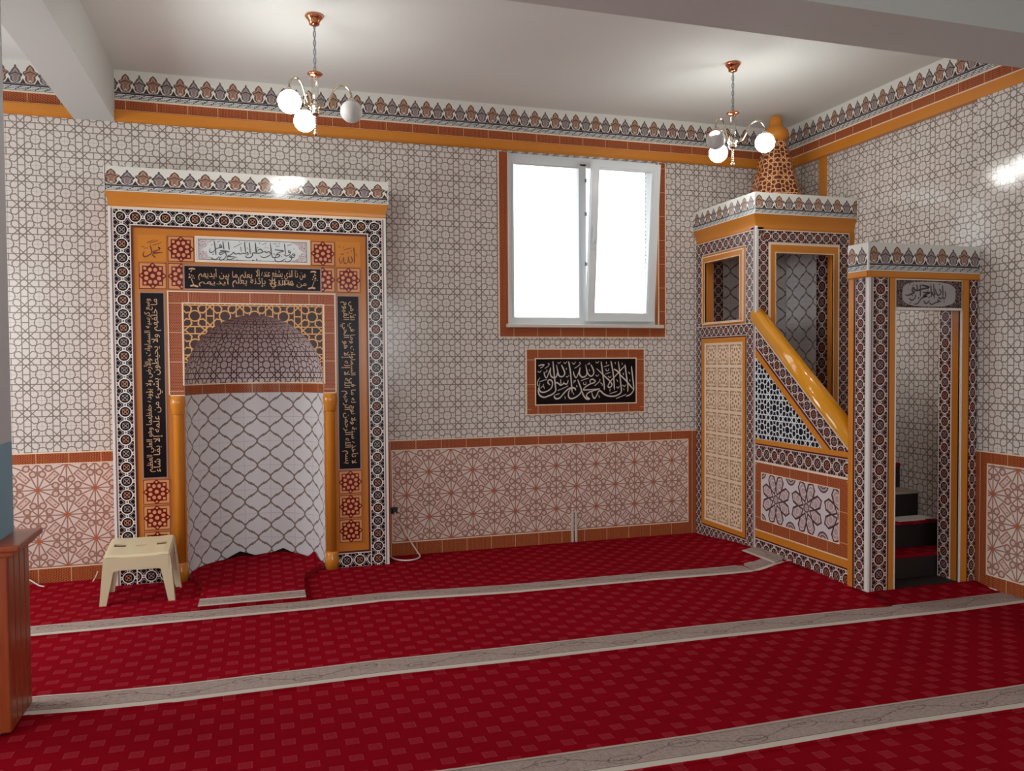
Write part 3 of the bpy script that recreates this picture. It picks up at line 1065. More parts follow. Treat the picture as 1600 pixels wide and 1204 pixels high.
# ---- window: fixed light on the left, tilted sash on the right
win = bpy.data.objects.new('window_1', None)
COL.objects.link(win)
win.location = (1.56, 0.05, WZ0)
tag(win, 'white plastic window with tilted right sash above the black calligraphy panel', None, None, 'structure')
bm = bmesh.new()
WF = front(0.045)
slab_bm(bm, WF, frame_polys((WX0, WZ0), (WX1, WZ1), (0.042, 0.045, 0.055, 0.065)), -0.07, 0.0, lambda s, t, k: (s, t), True)
slab_bm(bm, WF, [rect(1.530, WZ0 + 0.045, 1.585, WZ1 - 0.05)], -0.07, 0.0, lambda s, t, k: (s, t), True)
finish('window_frame', bm, M_UPVC, win)
slab('glazing_bead', WF, frame_polys((WX0 + 0.042, WZ0 + 0.045), (1.532, WZ1 - 0.062), 0.016), -0.05, 0.006, M_UPVC, win)
slab('pane', WF, [rect(WX0 + 0.05, WZ0 + 0.05, 1.53, WZ1 - 0.06)], -0.035, -0.030, M_PANE, win, back=True)
# tilted sash, hinged at the foot
tilt = radians(5.6)
SP = Plane((0, 0.052, WZ0 + 0.035), (1, 0, 0), (0, -sin(tilt), cos(tilt)))
sx0, sx1, sh = 1.574, 2.196, 1.325
sash = slab('sash', SP, frame_polys((sx0, 0), (sx1, sh), (0.050, 0.058, 0.062, 0.055)), 0.005, 0.055, M_UPVC, win, back=True)
slab('glazing_bead', SP, frame_polys((sx0 + 0.05, 0.056), (sx1 - 0.06, sh - 0.053), 0.016), 0.0, 0.048, M_UPVC, sash)
slab('pane', SP, [rect(sx0 + 0.06, 0.066, sx1 - 0.07, sh - 0.063)], 0.018, 0.024, M_PANE, sash, back=True)
bm = bmesh.new()
slab_bm(bm, SP, [rect(sx0 + 0.012, 0.60, sx0 + 0.042, 0.70)], 0.055, 0.066, lambda s, t, k: (s, t))
slab_bm(bm, SP, [rect(sx0 + 0.017, 0.655, sx0 + 0.037, 0.79)], 0.075, 0.09, lambda s, t, k: (s, t), True)
slab_bm(bm, SP, [rect(sx0 + 0.018, 0.65, sx0 + 0.036, 0.672)], 0.066, 0.09, lambda s, t, k: (s, t))
finish('window_handle', bm, M_UPVC, sash)
bm = bmesh.new()
for zz in (0.50, 0.92, 1.20):
    slab_bm(bm, WF, [rect(1.573, WZ0 + zz, 1.589, WZ0 + zz + 0.03)], 0, 0.01, lambda s, t, k: (s, t))
finish('latch_plate', bm, M_GREYSEAL, win)
slab('window_reveal', FW, [rect(WX1 - 0.006, WZ0, WX1, WZ1 - 0.01)], -0.12, 0.004, M_ORANGE, win)
box('window_sill', (0.855, -0.055, 1.802), (2.268, 0.20, 1.832), M_SILL, win, 0.006)

# ================================================================== calligraphy panel on the wall
cp = thing('calligraphy_panel', (1.56, 0.0, 1.355), 'black tile panel of pale Arabic calligraphy in a red border below the window', 'wall panel')
slab('red_border', FW, frame_polys((1.031, 1.089), (2.093, 1.622), 0.073), 0.001, 0.009, M_RED, cp, lambda s, t, k: (uv_red(t, s, k) if k in (1, 3) else uv_red(s, t, k)))
slab('cream_edging', FW, frame_polys((1.024, 1.082), (2.100, 1.629), 0.007) + frame_polys((1.100, 1.159), (2.024, 1.552), 0.009), 0.001, 0.012, M_CREAM, cp)
fld = slab('black_field', FW, [rect(1.104, 1.163, 2.020, 1.548)], 0.001, 0.010, M_BLACK, cp)
lettering(FW, SHAHADA, 0.0108, M_INK_L, fld, 'pale grey calligraphy strokes')

# ================================================================== mihrab
YM = -0.24
MP = front(YM)
mih = thing('mihrab', (-1.098, YM, 0.0), 'tall orange and black tiled prayer niche with white trellis recess behind the stool', 'prayer niche')
MX0, MX1, MZ1 = -2.035, -0.155, 2.60
NC, NR, NZ = -1.098, 0.475, 1.395                      # niche centre, radius, springing height


def arch_strips(x0, x1, z1, n=40):
    out = []
    for i in range(n):
        a0, a1 = pi - pi * i / n, pi - pi * (i + 1) / n
        xa, xb = NC + NR * cos(a0), NC + NR * cos(a1)
        out.append([(xa, NZ + NR * sin(a0)), (xb, NZ + NR * sin(a1)), (xb, z1), (xa, z1)])
    if x0 < NC - NR: out.append(rect(x0, NZ, NC - NR, z1))
    if x1 > NC + NR: out.append(rect(NC + NR, NZ, x1, z1))
    return out


slab('niche_surround', MP, [rect(MX0, 0, NC - NR, MZ1), rect(NC + NR, 0, MX1, MZ1)] + arch_strips(NC - NR, NC + NR, MZ1), -0.24, 0.0, M_ORANGE, mih)
for xa, xb, xc in ((MX0 - 0.002, MX0 + 0.014, MX0 + 0.024), (MX1 + 0.002, MX1 - 0.014, MX1 - 0.024)):
    slab('side_trim', MP, [rect(xa, 0, xb, MZ1)], -0.02, 0.010, M_WTRIM, mih)
    slab('mauve_edging', MP, [rect(xb, 0, xc, MZ1)], 0, 0.008, M_MAUVE, mih)
band_frame('ringed_border', MP, (MX0 + 0.024, -0.005), (MX1 - 0.024, MZ1 - 0.012), 0.112, 0.0958, M_BANDM, mih, 0.007, sides='rtl')
for xa, xb in ((MX0 + 0.136, -1.670), (-0.527, MX1 - 0.136)):
    slab('ringed_border', MP, [rect(xa, 0, xb, 0.107)], 0, 0.007, M_BANDM, mih, lambda s, t, k: ((s - MX0 - 0.08) / 0.0958, (t - 0.051) / 0.0958))
slab('maroon_line', MP, frame_polys((MX0 + 0.136, 0.107), (MX1 - 0.136, MZ1 - 0.124), (0.014, 0, 0.014, 0.014)), 0, 0.006, M_MAROON, mih)
for xa, xb in ((MX0 + 0.136, -1.670), (-0.527, MX1 - 0.136)):
    slab('maroon_line', MP, [rect(xa, 0.107, xb, 0.121)], 0, 0.0062, M_MAROON, mih)

# upper inscription between rosettes
wp = slab('white_inscription_panel', MP, [rect(-1.478, 2.246, -0.716, 2.408)], 0, 0.007, M_PANELW, mih)
slab('panel_edging', MP, frame_polys((-1.490, 2.236), (-0.704, 2.418), 0.011), 0, 0.009, M_CREAM, wp)
slab('panel_line', MP, frame_polys((-1.466, 2.254), (-0.728, 2.400), 0.004), 0.007, 0.0076, M_INK_D, wp)


def scallop(xa, sgn):
    pts = [(xa, 2.258), (xa, 2.396)]
    c = []
    for i in range(17):
        a = i / 16
        x = xa + sgn * (0.105 - 0.072 * sin(pi * a) + 0.008 * cos(a * 6 * pi))
        c.append((x, 2.396 - 0.138 * a))
    return pts + c


for xa, sg in ((-1.462, 1), (-0.732, -1)):
    slab('arabesque_end', MP, [scallop(xa, sg)], 0.007, 0.0080, M_FLORR, wp)
lettering(MP, QIBLA, 0.0088, M_INK_D, wp, 'thin dark grey calligraphy strokes')

TS = 0.178


def ros(x0, z0, x1, z1, u=(0, 1), mat=None):
    return slab('rosette_tile', MP, [rect(x0, z0, x1, z1)], 0, 0.006, mat or M_ROS, mih,
                lambda s, t, k: (u[0] + (u[1] - u[0]) * (s - x0) / (x1 - x0), (t - z0) / (z1 - z0)))


ros(-1.669, 2.232, -1.492, 2.414)
ros(-0.702, 2.232, -0.527, 2.414)
ros(-1.855, 2.040, -1.675, 2.226)
ros(-1.669, 2.040, -1.572, 2.226, (0, 0.54))
ros(-0.521, 2.040, -0.343, 2.226)
ros(-0.626, 2.040, -0.527, 2.226, (0.46, 1))
for k in range(3):
    ros(-1.855, 0.548 - 0.182 * k, -1.678, 0.724 - 0.182 * k)
for k in range(3):
    ros(-0.523, 0.548 - 0.182 * k, -0.349, 0.724 - 0.182 * k)
nm = slab('plain_corner_tile', MP, [rect(-1.855, 2.232, -1.675, 2.414)], 0, 0.004, M_ORANGE2, mih)
lettering(MP, MUHAMMAD, 0.0055, M_INK_B, nm, 'brown calligraphy strokes')
nm = slab('plain_corner_tile', MP, [rect(-0.521, 2.232, -0.343, 2.414)], 0, 0.004, M_ORANGE2, mih)
lettering(MP, ALLAH, 0.0055, M_INK_B, nm, 'brown calligraphy strokes')

# black inscription bands
bp = slab('black_inscription_panel', MP, [rect(-1.560, 2.050, -0.636, 2.207)], 0, 0.007, M_BLACK, mih)
slab('panel_edging', MP, frame_polys((-1.569, 2.041), (-0.627, 2.216), 0.009), 0, 0.0065, M_MAUVE, bp)
bm = bmesh.new()


def hpl(x0, z0, dn=0.0078):
    return lambda a, b: MP(x0 + a, z0 + b, dn)


text_bm(bm, 'من ذا الذي يشفع عنده إلا', hpl(-1.085, 2.115), 0.345, 0.082)
text_bm(bm, 'عنده إلا بإذنه يعلم', hpl(-1.245, 2.066, 0.0081), 0.42, 0.07)
text_bm(bm, 'يعلم ما بين أيديهم', hpl(-1.470, 2.110), 0.36, 0.082)
text_bm(bm, 'أيديهم', hpl(-1.468, 2.066, 0.0081), 0.20, 0.06)
text_bm(bm, 'من ذا الذي', hpl(-0.985, 2.062, 0.0083), 0.25, 0.06)
for xc, sg in ((-1.512, 1), (-0.684, -1)):
    ribbon_bm(bm, MP, [(xc - 0.02 * sg, 2.185), (xc, 2.19), (xc + 0.022 * sg, 2.186)], 0.010, 0.0078)
    ribbon_bm(bm, MP, [(xc - 0.012 * sg, 2.068), (xc + 0.012 * sg, 2.072), (xc + 0.04 * sg, 2.064)], 0.012, 0.0078)
    ribbon_bm(bm, MP, [(xc - 0.005 * sg, 2.12), (xc + 0.004 * sg, 2.095), (xc + 0.012 * sg, 2.075)], 0.005, 0.0078)
    for j in range(14):
        a, b = random.uniform(-0.02, 0.02), random.uniform(0, 0.06)
        ribbon_bm(bm, MP, [(xc - 0.006 * sg + a * (1 - b * 9), 2.118 + b), (xc - 0.006 * sg + a * (1 - b * 9) + 0.006, 2.122 + b)], 0.007, 0.0079)
finish('lettering', bm, M_INK_T, bp, label='tan Arabic lettering with a flower sprig at each end')

AYA_L = ['ما خلفهم ولا يحيطون بشيء من علمه إلا بما شاء', 'وسع كرسيه السماوات والأرض ولا يؤوده حفظهما وهو العلي العظيم']
AYA_R = ['بسم الله الرحمن الرحيم الله لا إله إلا هو الحي القيوم', 'لا تأخذه سنة ولا نوم له ما في السماوات وما في الأرض']
for xa, xb, rows, up in ((-1.846, -1.699, AYA_L, True), (-0.514, -0.362, AYA_R, False)):
    sp_ = slab('black_inscription_panel', MP, [rect(xa, 0.737, xb, 2.014)], 0, 0.007, M_BLACK, mih)
    slab('panel_edging', MP, frame_polys((xa - 0.008, 0.729), (xb + 0.008, 2.022), 0.008), 0, 0.0065, M_MAUVE, sp_)
    for r_, row in enumerate(rows):
        bm = bmesh.new()
        hgt = 0.066
        if up:      # read from the top downwards, letter tops to the left
            pl_ = (lambda r_: lambda a, b: MP(xb - 0.016 - r_ * 0.052 - b, 0.775 + a, 0.0078 + 0.0003 * r_))(r_)
        else:       # read from the foot upwards, letter tops to the right
            pl_ = (lambda r_: lambda a, b: MP(xa + 0.018 + r_ * 0.052 + b, 1.975 - a, 0.0078 + 0.0003 * r_))(r_)
        text_bm(bm, row, pl_, 1.20, hgt)
        finish('lettering', bm, M_INK_T, sp_, label='tan Arabic lettering running along the panel')
# red frame round the arch, dark lattice spandrels
slab('red_arch_frame', MP, frame_polys((-1.668, 1.305), (-0.536, 2.026), (0.092, 0.0, 0.080, 0.078)), 0, 0.008, M_RED, mih, lambda s, t, k: (uv_red(t, s, k) if k in (0, 2) else uv_red(s, t, k)))
slab('cream_edging', MP, frame_polys((-1.675, 1.299), (-0.529, 2.033), (0.008, 0, 0.008, 0.008)) + frame_polys((-1.582, 1.372), (-0.610, 1.953), (0.009, 0, 0.009, 0.009)) + [rect(-1.675, 1.299, NC - NR, 1.307), rect(NC + NR, 1.299, -0.529, 1.307)], 0, 0.011, M_CREAM, mih)
slab('spandrel_tile', MP, arch_strips(-1.574, -0.618, 1.946), 0, 0.006, M_SPAN, mih, lambda s, t, k: ((s - NC) / 0.2, (t - 1.86) / 0.2))


def niche_shell(name, prof, mat, uvf):
    bm = bmesh.new()
    uv = bm.loops.layers.uv.verify()
    seg = 48
    rings = [[bm.verts.new((NC - r * cos(pi * i / seg), YM + r * sin(pi * i / seg), z)) for i in range(seg + 1)] for r, z in prof]
    for k in range(len(prof) - 1):
        for i in range(seg):
            f = bm.faces.new((rings[k][i], rings[k][i + 1], rings[k + 1][i + 1], rings[k + 1][i]))
            cc = ((i, k), (i + 1, k), (i + 1, k + 1), (i, k + 1))
            for l, (a, b_) in zip(f.loops, cc): l[uv].uv = uvf(a / seg, b_)
    bmesh.ops.recalc_face_normals(bm, faces=bm.faces[:])
    return finish(name, bm, mat, mih, True)


niche_shell('niche_wall', [(NR, 0.0), (NR, 1.300)], M_TREL, lambda a, k: (a * pi * NR / 0.193 - 0.5 + 0.13, (0.0 if k == 0 else 1.30) / 0.188 + 0.09))
niche_shell('niche_red_band', [(NR - 0.002, 1.300), (NR - 0.002, 1.372)], M_RED, lambda a, k: (a * pi * NR / 0.0205, k * 3.5))
niche_shell('niche_white_line', [(NR - 0.004, 1.368), (NR - 0.004, 1.378)], M_CREAM, lambda a, k: (a, k))
dprof = [(NR, 1.376), (NR, NZ)] + [(NR * cos(pi / 2 * i / 20), NZ + NR * sin(pi / 2 * i / 20)) for i in range(1, 20)] + [(0.004, NZ + NR)]
zz_ = [0.0, 0.02] + [0.02 + NR * pi / 2 * i / 20 for i in range(1, 21)]
niche_shell('niche_dome', dprof, M_DOME, lambda a, k: (a * pi * NR / 0.166, zz_[k] / 0.166 + 0.15))

for xc in (-1.618, -0.578):
    cl = lathe('colonnette', [(0.034, 0.12), (0.034, 1.16), (0.036, 1.17)], (xc, YM - 0.004, 0.0), M_ORANGE2, mih, 24)
    lathe('capital', [(0.034, 1.165), (0.044, 1.175), (0.042, 1.20), (0.050, 1.225), (0.052, 1.26), (0.044, 1.30)], (xc, YM - 0.004, 0.0), M_ORANGE2, cl, 24)
    lathe('plinth', [(0.050, 0.0), (0.050, 0.085), (0.044, 0.095), (0.046, 0.115), (0.034, 0.13)], (xc, YM - 0.004, 0.0), M_ORANGE2, cl, 24)


def crown(parent, x0, x1, y1, zc, zf0, zf1, out, per, sides, ymax=0.0, left_only=None):
    """flared orange cove carrying a crest frieze; sides: which returns are built"""
    bm = bmesh.new()
    uv = bm.loops.layers.uv.verify()
    steps = 8
    rows = []
    for i in range(steps + 1):
        a = i / steps
        o = out * (1 - cos(a * pi / 2)) ** 0.9
        z = zc + (zf0 - zc) * a
        row = []
        if 'l' in sides: row.append((x0 - o, ymax, z))
        row += [(x0 - o if 'l' in sides else x0, y1 - o, z), (x1 + o if 'r' in sides else x1, y1 - o, z)]
        if 'r' in sides: row.append((x1 + o, ymax, z))
        rows.append([bm.verts.new(p) for p in row])
    for A, B in zip(rows, rows[1:]):
        for i in range(len(A) - 1):
            f = bm.faces.new((A[i], A[i + 1], B[i + 1], B[i]))
    bmesh.ops.recalc_face_normals(bm, faces=bm.faces[:])
    finish('orange_cove', bm, M_ORANGE2, parent)
    X0 = x0 - out if 'l' in sides else x0
    X1 = x1 + out if 'r' in sides else x1
    bm = bmesh.new()
    f_ = front(y1 - out)
    slab_bm(bm, f_, [rect(X0, zf0, X1, zf1)], -abs(ymax - (y1 - out)), 0.0, uv_crest(zf0, zf1, per, X0 - per * 0.02))
    if 'l' in sides:
        s_ = side(X0 - 0.0006)
        slab_bm(bm, s_, [rect(-ymax, zf0, -(y1 - out), zf1)], -0.01, 0.0, uv_crest(zf0, zf1, per, -(y1 - out) - per * 0.02))
    finish('crest_frieze', bm, M_CREST, parent)
    slab('crest_top', top(zf1), [rect(X0 + 0.003, y1 - out + 0.003, X1 - 0.003, ymax)], -0.004, 0.0006, M_PAINT, parent)
    tr = [rect(X0, zf0, X0 + 0.006, zf1)]
    if 'r' in sides: tr.append(rect(X1 - 0.006, zf0, X1, zf1))
    for t_ in tr: slab('corner_trim', f_, [t_], -0.006, 0.003, M_WTRIM, parent)


crown(mih, MX0, MX1, YM, 2.598, 2.700, 2.868, 0.022, 0.2, 'lr')
slab('cove_line', MP, [rect(MX0, 2.588, MX1, 2.600)], 0, 0.009, M_CREAM, mih)
# ================================================================== minbar
XM = 2.61
TY, PB, PF = 0.89, 1.945, 2.11                          # tower front, portal back and portal front, as distances from the wall
MB = thing('minbar', (3.07, -1.05, 0.0), 'tiled corner pulpit with stair, amber handrail, portal and pointed spire', 'pulpit')
SM = side(XM)
TF = front(-TY)
PFR = front(-PF)

# masonry: left wall of the tower, stair wall, portal
slab('tower_wall', SM, [rect(0, 0, 0.16, 2.56), rect(0.16, 0, 0.69, 1.845), rect(0.16, 2.36, 0.69, 2.56), rect(0.69, 0, TY, 2.56)], -0.07, 0.0, M_ORANGE, MB, back=True)
slab('tower_front_wall', TF, [rect(XM, 0, 2.785, 2.56), rect(2.785, 2.36, 3.322, 2.56), rect(3.322, 0, XR - 0.002, 2.56)], -0.06, 0.0, M_ORANGE, MB, back=True)
RAILZ = lambda s: 1.800 + (s - TY) * (0.945 - 1.800) / (PB - TY)
slab('stair_wall', SM, [[(TY, 0), (PB, 0), (PB, RAILZ(PB)), (TY, RAILZ(TY))]], -0.10, 0.0, M_ORANGE, MB, back=True)
bm = bmesh.new()
slab_bm(bm, PFR, [rect(XM, 0, 2.820, 2.085), rect(2.820, 1.845, 3.345, 2.085), rect(3.345, 0, XR - 0.046, 2.085)], -(PF - PB), 0.0, lambda s, t, k: (s, t), True)
finish('portal', bm, M_ORANGE, MB)

# tower, left face
BPW, BPP = 0.092, 0.0742
band_frame('ringed_border', SM, (0.004, 0.0), (TY - 0.018, 1.812), 0.092, BPP, M_BANDP, MB, 0.006)
band_frame('ringed_border', SM, (0.004, 1.812), (TY - 0.018, 2.535), 0.108, 0.087, M_BANDP, MB, 0.006, sides='rtl')
slab('orange_frame', SM, frame_polys((0.108, 0.108), (0.768, 1.708), (0.052, 0.045, 0.046, 0.045)), 0, 0.010, M_ORANGE2, MB)
slab('maroon_line', SM, frame_polys((0.097, 0.097), (0.779, 1.719), 0.011), 0, 0.008, M_MAROON, MB)
slab('cream_tile_panel', SM, [rect(0.160, 0.153, 0.722, 1.663)], 0, 0.007, M_ROSC, MB, lambda s, t, k: ((s - 0.160) / 0.562 * 3, (t - 0.153) / 1.51 * 8))
slab('cream_line', SM, frame_polys((0.154, 0.147), (0.728, 1.669), 0.007), 0, 0.0115, M_CREAM, MB)
slab('window_surround', SM, frame_polys((0.122, 1.838), (0.728, 2.402), (0.040, 0.010, 0.040, 0.042)), 0, 0.012, M_ORANGE2, MB)
slab('window_edging', SM, frame_polys((0.113, 1.830), (0.737, 2.411), 0.009) + frame_polys((0.156, 1.841), (0.694, 2.364), 0.006), 0, 0.014, M_CREAM, MB)
# tower, front face
band_frame('ringed_border', TF, (XM + 0.018, 0.9), (3.478, 2.535), 0.100, 0.0785, M_BANDP, MB, 0.006, sides='rtl')
slab('opening_surround', TF, frame_polys((2.740, 0.9), (3.366, 2.420), (0.046, 0, 0.046, 0.060)), 0, 0.012, M_ORANGE2, MB)
slab('opening_edging', TF, frame_polys((2.728, 0.9), (3.378, 2.432), (0.012, 0, 0.012, 0.012)) + frame_polys((2.781, 0.9), (3.326, 2.364), (0.006, 0, 0.006, 0.006)), 0, 0.014, M_CREAM, MB)
slab('corner_trim', TF, [rect(XM - 0.003, 0, XM + 0.014, 2.56)], -0.012, 0.008, M_WTRIM, MB)
slab('mauve_edging', SM, [rect(TY - 0.018, 0, TY - 0.006, 2.56)], 0, 0.006, M_MAUVE, MB)
crown(MB, XM, XR - 0.003, -TY, 2.552, 2.652, 2.815, 0.030, P, 'l')
box('tower_ceiling', (XM + 0.10, -TY + 0.06, 2.50), (XR - 0.002, -0.002, 2.56), M_PAINT, MB)
# tower, inside
slab('trellis_lining', FW, [rect(XM + 0.072, 0.95, XR - 0.004, 2.50)], 0.001, 0.005, M_TREL, MB, lambda s, t, k: ((s - 2.76) / 0.19, t / 0.19 + 0.3))
slab('trellis_lining', RW, [rect(0.006, 0.95, 0.42, 2.50)], 0.001, 0.005, M_TREL, MB, lambda s, t, k: ((s - 0.1) / 0.19, t / 0.19 + 0.3))
slab('ringed_border', RW, [rect(0.42, 0.95, 0.585, 2.50)], 0.001, 0.006, M_BANDP, MB, lambda s, t, k: (t / 0.13, (s - 0.5025) / 0.13))
band_frame('ringed_border', FW, (XM + 0.162, 0.95), (XR - 0.004, 2.50), 0.108, 0.084, M_BANDP, MB, 0.0065, 0.001, sides='l')

# stair wall, left face
ang = math.atan2(RAILZ(PB) - RAILZ(TY), PB - TY)


def off_line(d, s): return RAILZ(s) - d / cos(ang)


S0, S1 = TY + 0.012, PB
dgn = []
DB = [(0.0, 0.012, M_WTRIM, 'white_edging'), (0.012, 0.124, M_BANDP, 'ringed_border'), (0.124, 0.138, M_MAROON, 'maroon_line'), (0.138, 0.182, M_ORANGE2, 'orange_frame')]
ZB = 0.895
for d0, d1, mt, nm in DB:
    zb = 0.880 if nm != 'orange_frame' else 0.912
    def cut(d):
        z = off_line(d, S1)
        if z >= zb: return [(S1, z)]
        s = S0 + (zb - off_line(d, S0)) / (math.tan(ang))
        return [(s, zb)]
    a, b = cut(d0), cut(d1)
    poly = [(S0, off_line(d0, S0))] + a + ([(S1, zb)] if a[0][0] == S1 and b[0][0] != S1 else []) + b + [(S0, off_line(d1, S0))]
    ca, sa = cos(ang), sin(ang)
    uvf = (lambda dm: (lambda s, t, k: (((s - S0) * ca + (t - RAILZ(S0)) * sa) / 0.09, ((RAILZ(s) - t) * ca - dm) / 0.09)))((d0 + d1) / 2)
    slab(nm, SM, [poly], 0, 0.009 if mt is not M_BANDP else 0.006, mt, MB, uvf)
tri = [(S0, 0.915), (S0 + (0.915 - off_line(0.182, S0)) / math.tan(ang), 0.915), (S0, off_line(0.182, S0))]
slab('black_lattice_panel', SM, [tri], 0, 0.006, M_RAILP, MB, lambda s, t, k: ((s - 0.99) / 0.155, (t - 1.01) / 0.155))
slab('orange_frame', SM, [rect(S0, 0.880, PB, 0.915)], 0, 0.011, M_ORANGE2, MB)
slab('maroon_line', SM, [rect(S0, 0.868, PB, 0.880)], 0, 0.008, M_MAROON, MB)
slab('ringed_border', SM, [rect(S0, 0.742, PB, 0.868)], 0, 0.006, M_BANDP, MB, lambda s, t, k: ((s - S0) / 0.098, (t - 0.805) / 0.103))
slab('cream_line', SM, [rect(S0, 0.732, PB, 0.742)], 0, 0.009, M_CREAM, MB)
slab('red_panel_frame', SM, frame_polys((S0, 0.212), (PB, 0.732), (0.085, 0.085, 0.085, 0.075)), 0, 0.007, M_RED, MB, lambda s, t, k: (uv_red(t, s, k) if k in (1, 3) else uv_red(s, t, k)))
slab('big_rosette_panel', SM, [rect(S0 + 0.085, 0.297, PB - 0.085, 0.657)], 0, 0.006, M_BIGROS, MB, lambda s, t, k: ((s - S0 - 0.085) / 0.355 + 0.0, (t - 0.477) / 0.40 + 0.5))
slab('cream_line', SM, frame_polys((S0 + 0.080, 0.292), (PB - 0.080, 0.662), 0.006) + [rect(S0, 0.204, PB, 0.212)], 0, 0.010, M_CREAM, MB)
slab('orange_frame', SM, [rect(S0, 0.150, PB, 0.204), rect(PB, 0.0, PB + 0.045, 2.05)], 0, 0.010, M_ORANGE2, MB)
slab('maroon_line', SM, [rect(S0, 0.138, PB, 0.150), rect(PB + 0.045, 0.0, PB + 0.054, 2.05)], 0, 0.008, M_MAROON, MB)
slab('ringed_border', SM, [rect(S0, 0.0, PB, 0.138)], 0, 0.006, M_BANDP, MB, lambda s, t, k: ((s - S0) / 0.098, (t - 0.070) / 0.108))

# handrail: glazed half-round coping on the stair wall
bm = bmesh.new()
uv = bm.loops.layers.uv.verify()
prof = [(-0.008, 0.0)] + [(0.056 - 0.066 * cos(pi * i / 14), 0.016 + 0.078 * sin(pi * i / 14)) for i in range(15)] + [(0.118, 0.0)]
rings = []
for s in (TY - 0.035, PB):
    rings.append([bm.verts.new((XM - 0.012 + a, -s, RAILZ(s) + 0.004 + b / cos(ang))) for a, b in prof])
for i in range(len(prof) - 1):
    bm.faces.new((rings[0][i], rings[0][i + 1], rings[1][i + 1], rings[1][i]))
bm.faces.new(rings[0])
bm.faces.new(rings[1][::-1])
bmesh.ops.recalc_face_normals(bm, faces=bm.faces[:])
finish('handrail', bm, M_RAIL, MB, True)

# portal faces
slab('ringed_border', SM, [rect(PB + 0.058, 0.0, PF - 0.014, 2.05)], 0, 0.006, M_BANDP, MB, lambda s, t, k: (t / 0.0742 / 1.05, (s - (PB + 0.058 + PF - 0.014) / 2) / 0.078))
slab('ringed_border', PFR, [rect(2.640, 0, 2.762, 2.045), rect(3.418, 0, XR - 0.048, 2.045)], 0, 0.006, M_BANDP, MB,
     lambda s, t, k: (t / 0.096, (s - (2.701 if k == 0 else 3.4515)) / (0.100 if k == 0 else 0.062)))
slab('mauve_edging', PFR, [rect(XM + 0.012, 0, 2.640, 2.045)], 0, 0.006, M_MAUVE, MB)
slab('maroon_line', PFR, [rect(2.762, 0, 2.770, 2.045), rect(3.408, 0, 3.418, 2.045)], 0, 0.008, M_MAROON, MB)
slab('door_surround', PFR, [rect(2.770, 0, 2.814, 2.045), rect(3.352, 0, 3.408, 2.045)], 0, 0.010, M_ORANGE2, MB)
slab('door_edging', PFR, [rect(2.812, 0, 2.820, 1.846), rect(3.345, 0, 3.353, 1.846), rect(2.812, 1.838, 3.353, 1.850)], -0.01, 0.012, M_WTRIM, MB)
slab('corner_trim', PFR, [rect(XM - 0.003, 0, XM + 0.012, 2.26)], -0.014, 0.012, M_WTRIM, MB)
JB = side(3.345)
slab('ringed_border', JB, [rect(PB, 0, PF - 0.062, 1.845)], 0, 0.005, M_BANDP, MB, lambda s, t, k: (t / 0.088, (s - PB - 0.0515) / 0.083))
# inscription over the door
ip = slab('dark_floral_panel', PFR, [rect(2.818, 1.852, 3.350, 2.030)], 0, 0.008, M_FLORD, MB)
slab('panel_edging', PFR, frame_polys((2.812, 1.847), (3.356, 2.036), 0.007), 0, 0.010, M_CREAM, ip)
cpts = []
cx_, cz_ = 3.082, 1.941
for i in range(48):
    a = 2 * pi * i / 48
    ex = 0.214 * (abs(cos(a)) ** 0.75) * (1 if cos(a) > 0 else -1)
    ez = 0.080 * (abs(sin(a)) ** 0.5) * (1 if sin(a) > 0 else -1)
    cpts.append((cx_ + ex, cz_ + ez))
slab('grey_cartouche', PFR, [cpts], 0.0, 0.0095, M_PANELG, ip)
lettering(PFR, BISMILLAH, 0.0102, M_INK_D, ip, 'black calligraphy strokes')
# portal crown
bm = bmesh.new()
moulding('orange_roll', PFR, XM - 0.012, XR - 0.046, 2.040, 2.082, 0.022, M_ORANGE2, MB)
moulding('orange_roll', SM, PB, PF + 0.012, 2.040, 2.082, 0.022, M_ORANGE2, MB)
f_ = front(-PF - 0.018)
bm = bmesh.new()
slab_bm(bm, f_, [rect(XM - 0.018, 2.082, XR - 0.045, 2.258)], -(PF - PB + 0.018), 0.0, uv_crest(2.082, 2.258, P, XM - 0.018))
slab_bm(bm, side(XM - 0.0186), [rect(PB, 2.082, PF + 0.018, 2.258)], -0.01, 0.0, uv_crest(2.082, 2.258, P, PF + 0.018 - 0.01))
finish('crest_frieze', bm, M_CREST, MB)
slab('crest_top', top(2.258), [rect(XM - 0.015, -PF - 0.015, XR - 0.048, -PB)], -0.004, 0.0006, M_PAINT, MB)
slab('corner_trim', f_, [rect(XM - 0.0195, 2.082, XM - 0.008, 2.258)], -0.006, 0.003, M_WTRIM, MB)

# stairs
RUN, RISE = 0.178, 0.18
for k in range(6):
    y0 = -(1.93 - RUN * k)
    zt = 0.20 + RISE * k
    y1 = y0 + RUN if k < 5 else -0.004
    x0, x1 = XM + 0.101, XR - 0.004
    box('step', (x0, y0, 0.0), (x1, y1 - 0.0005, zt - 0.02), M_BLACKSTEP, MB)
    box('carpet_tread' if k != 2 else 'bare_stone_tread', (x0, y0 - 0.008, zt - 0.02), (x1, y1 - 0.002, zt), M_BEIGE if k == 2 else M_CARPET, MB, 0.004)

box('threshold', (2.821, -2.108, 0.0), (3.344, -1.932, 0.042), M_BLACKSTEP, MB)

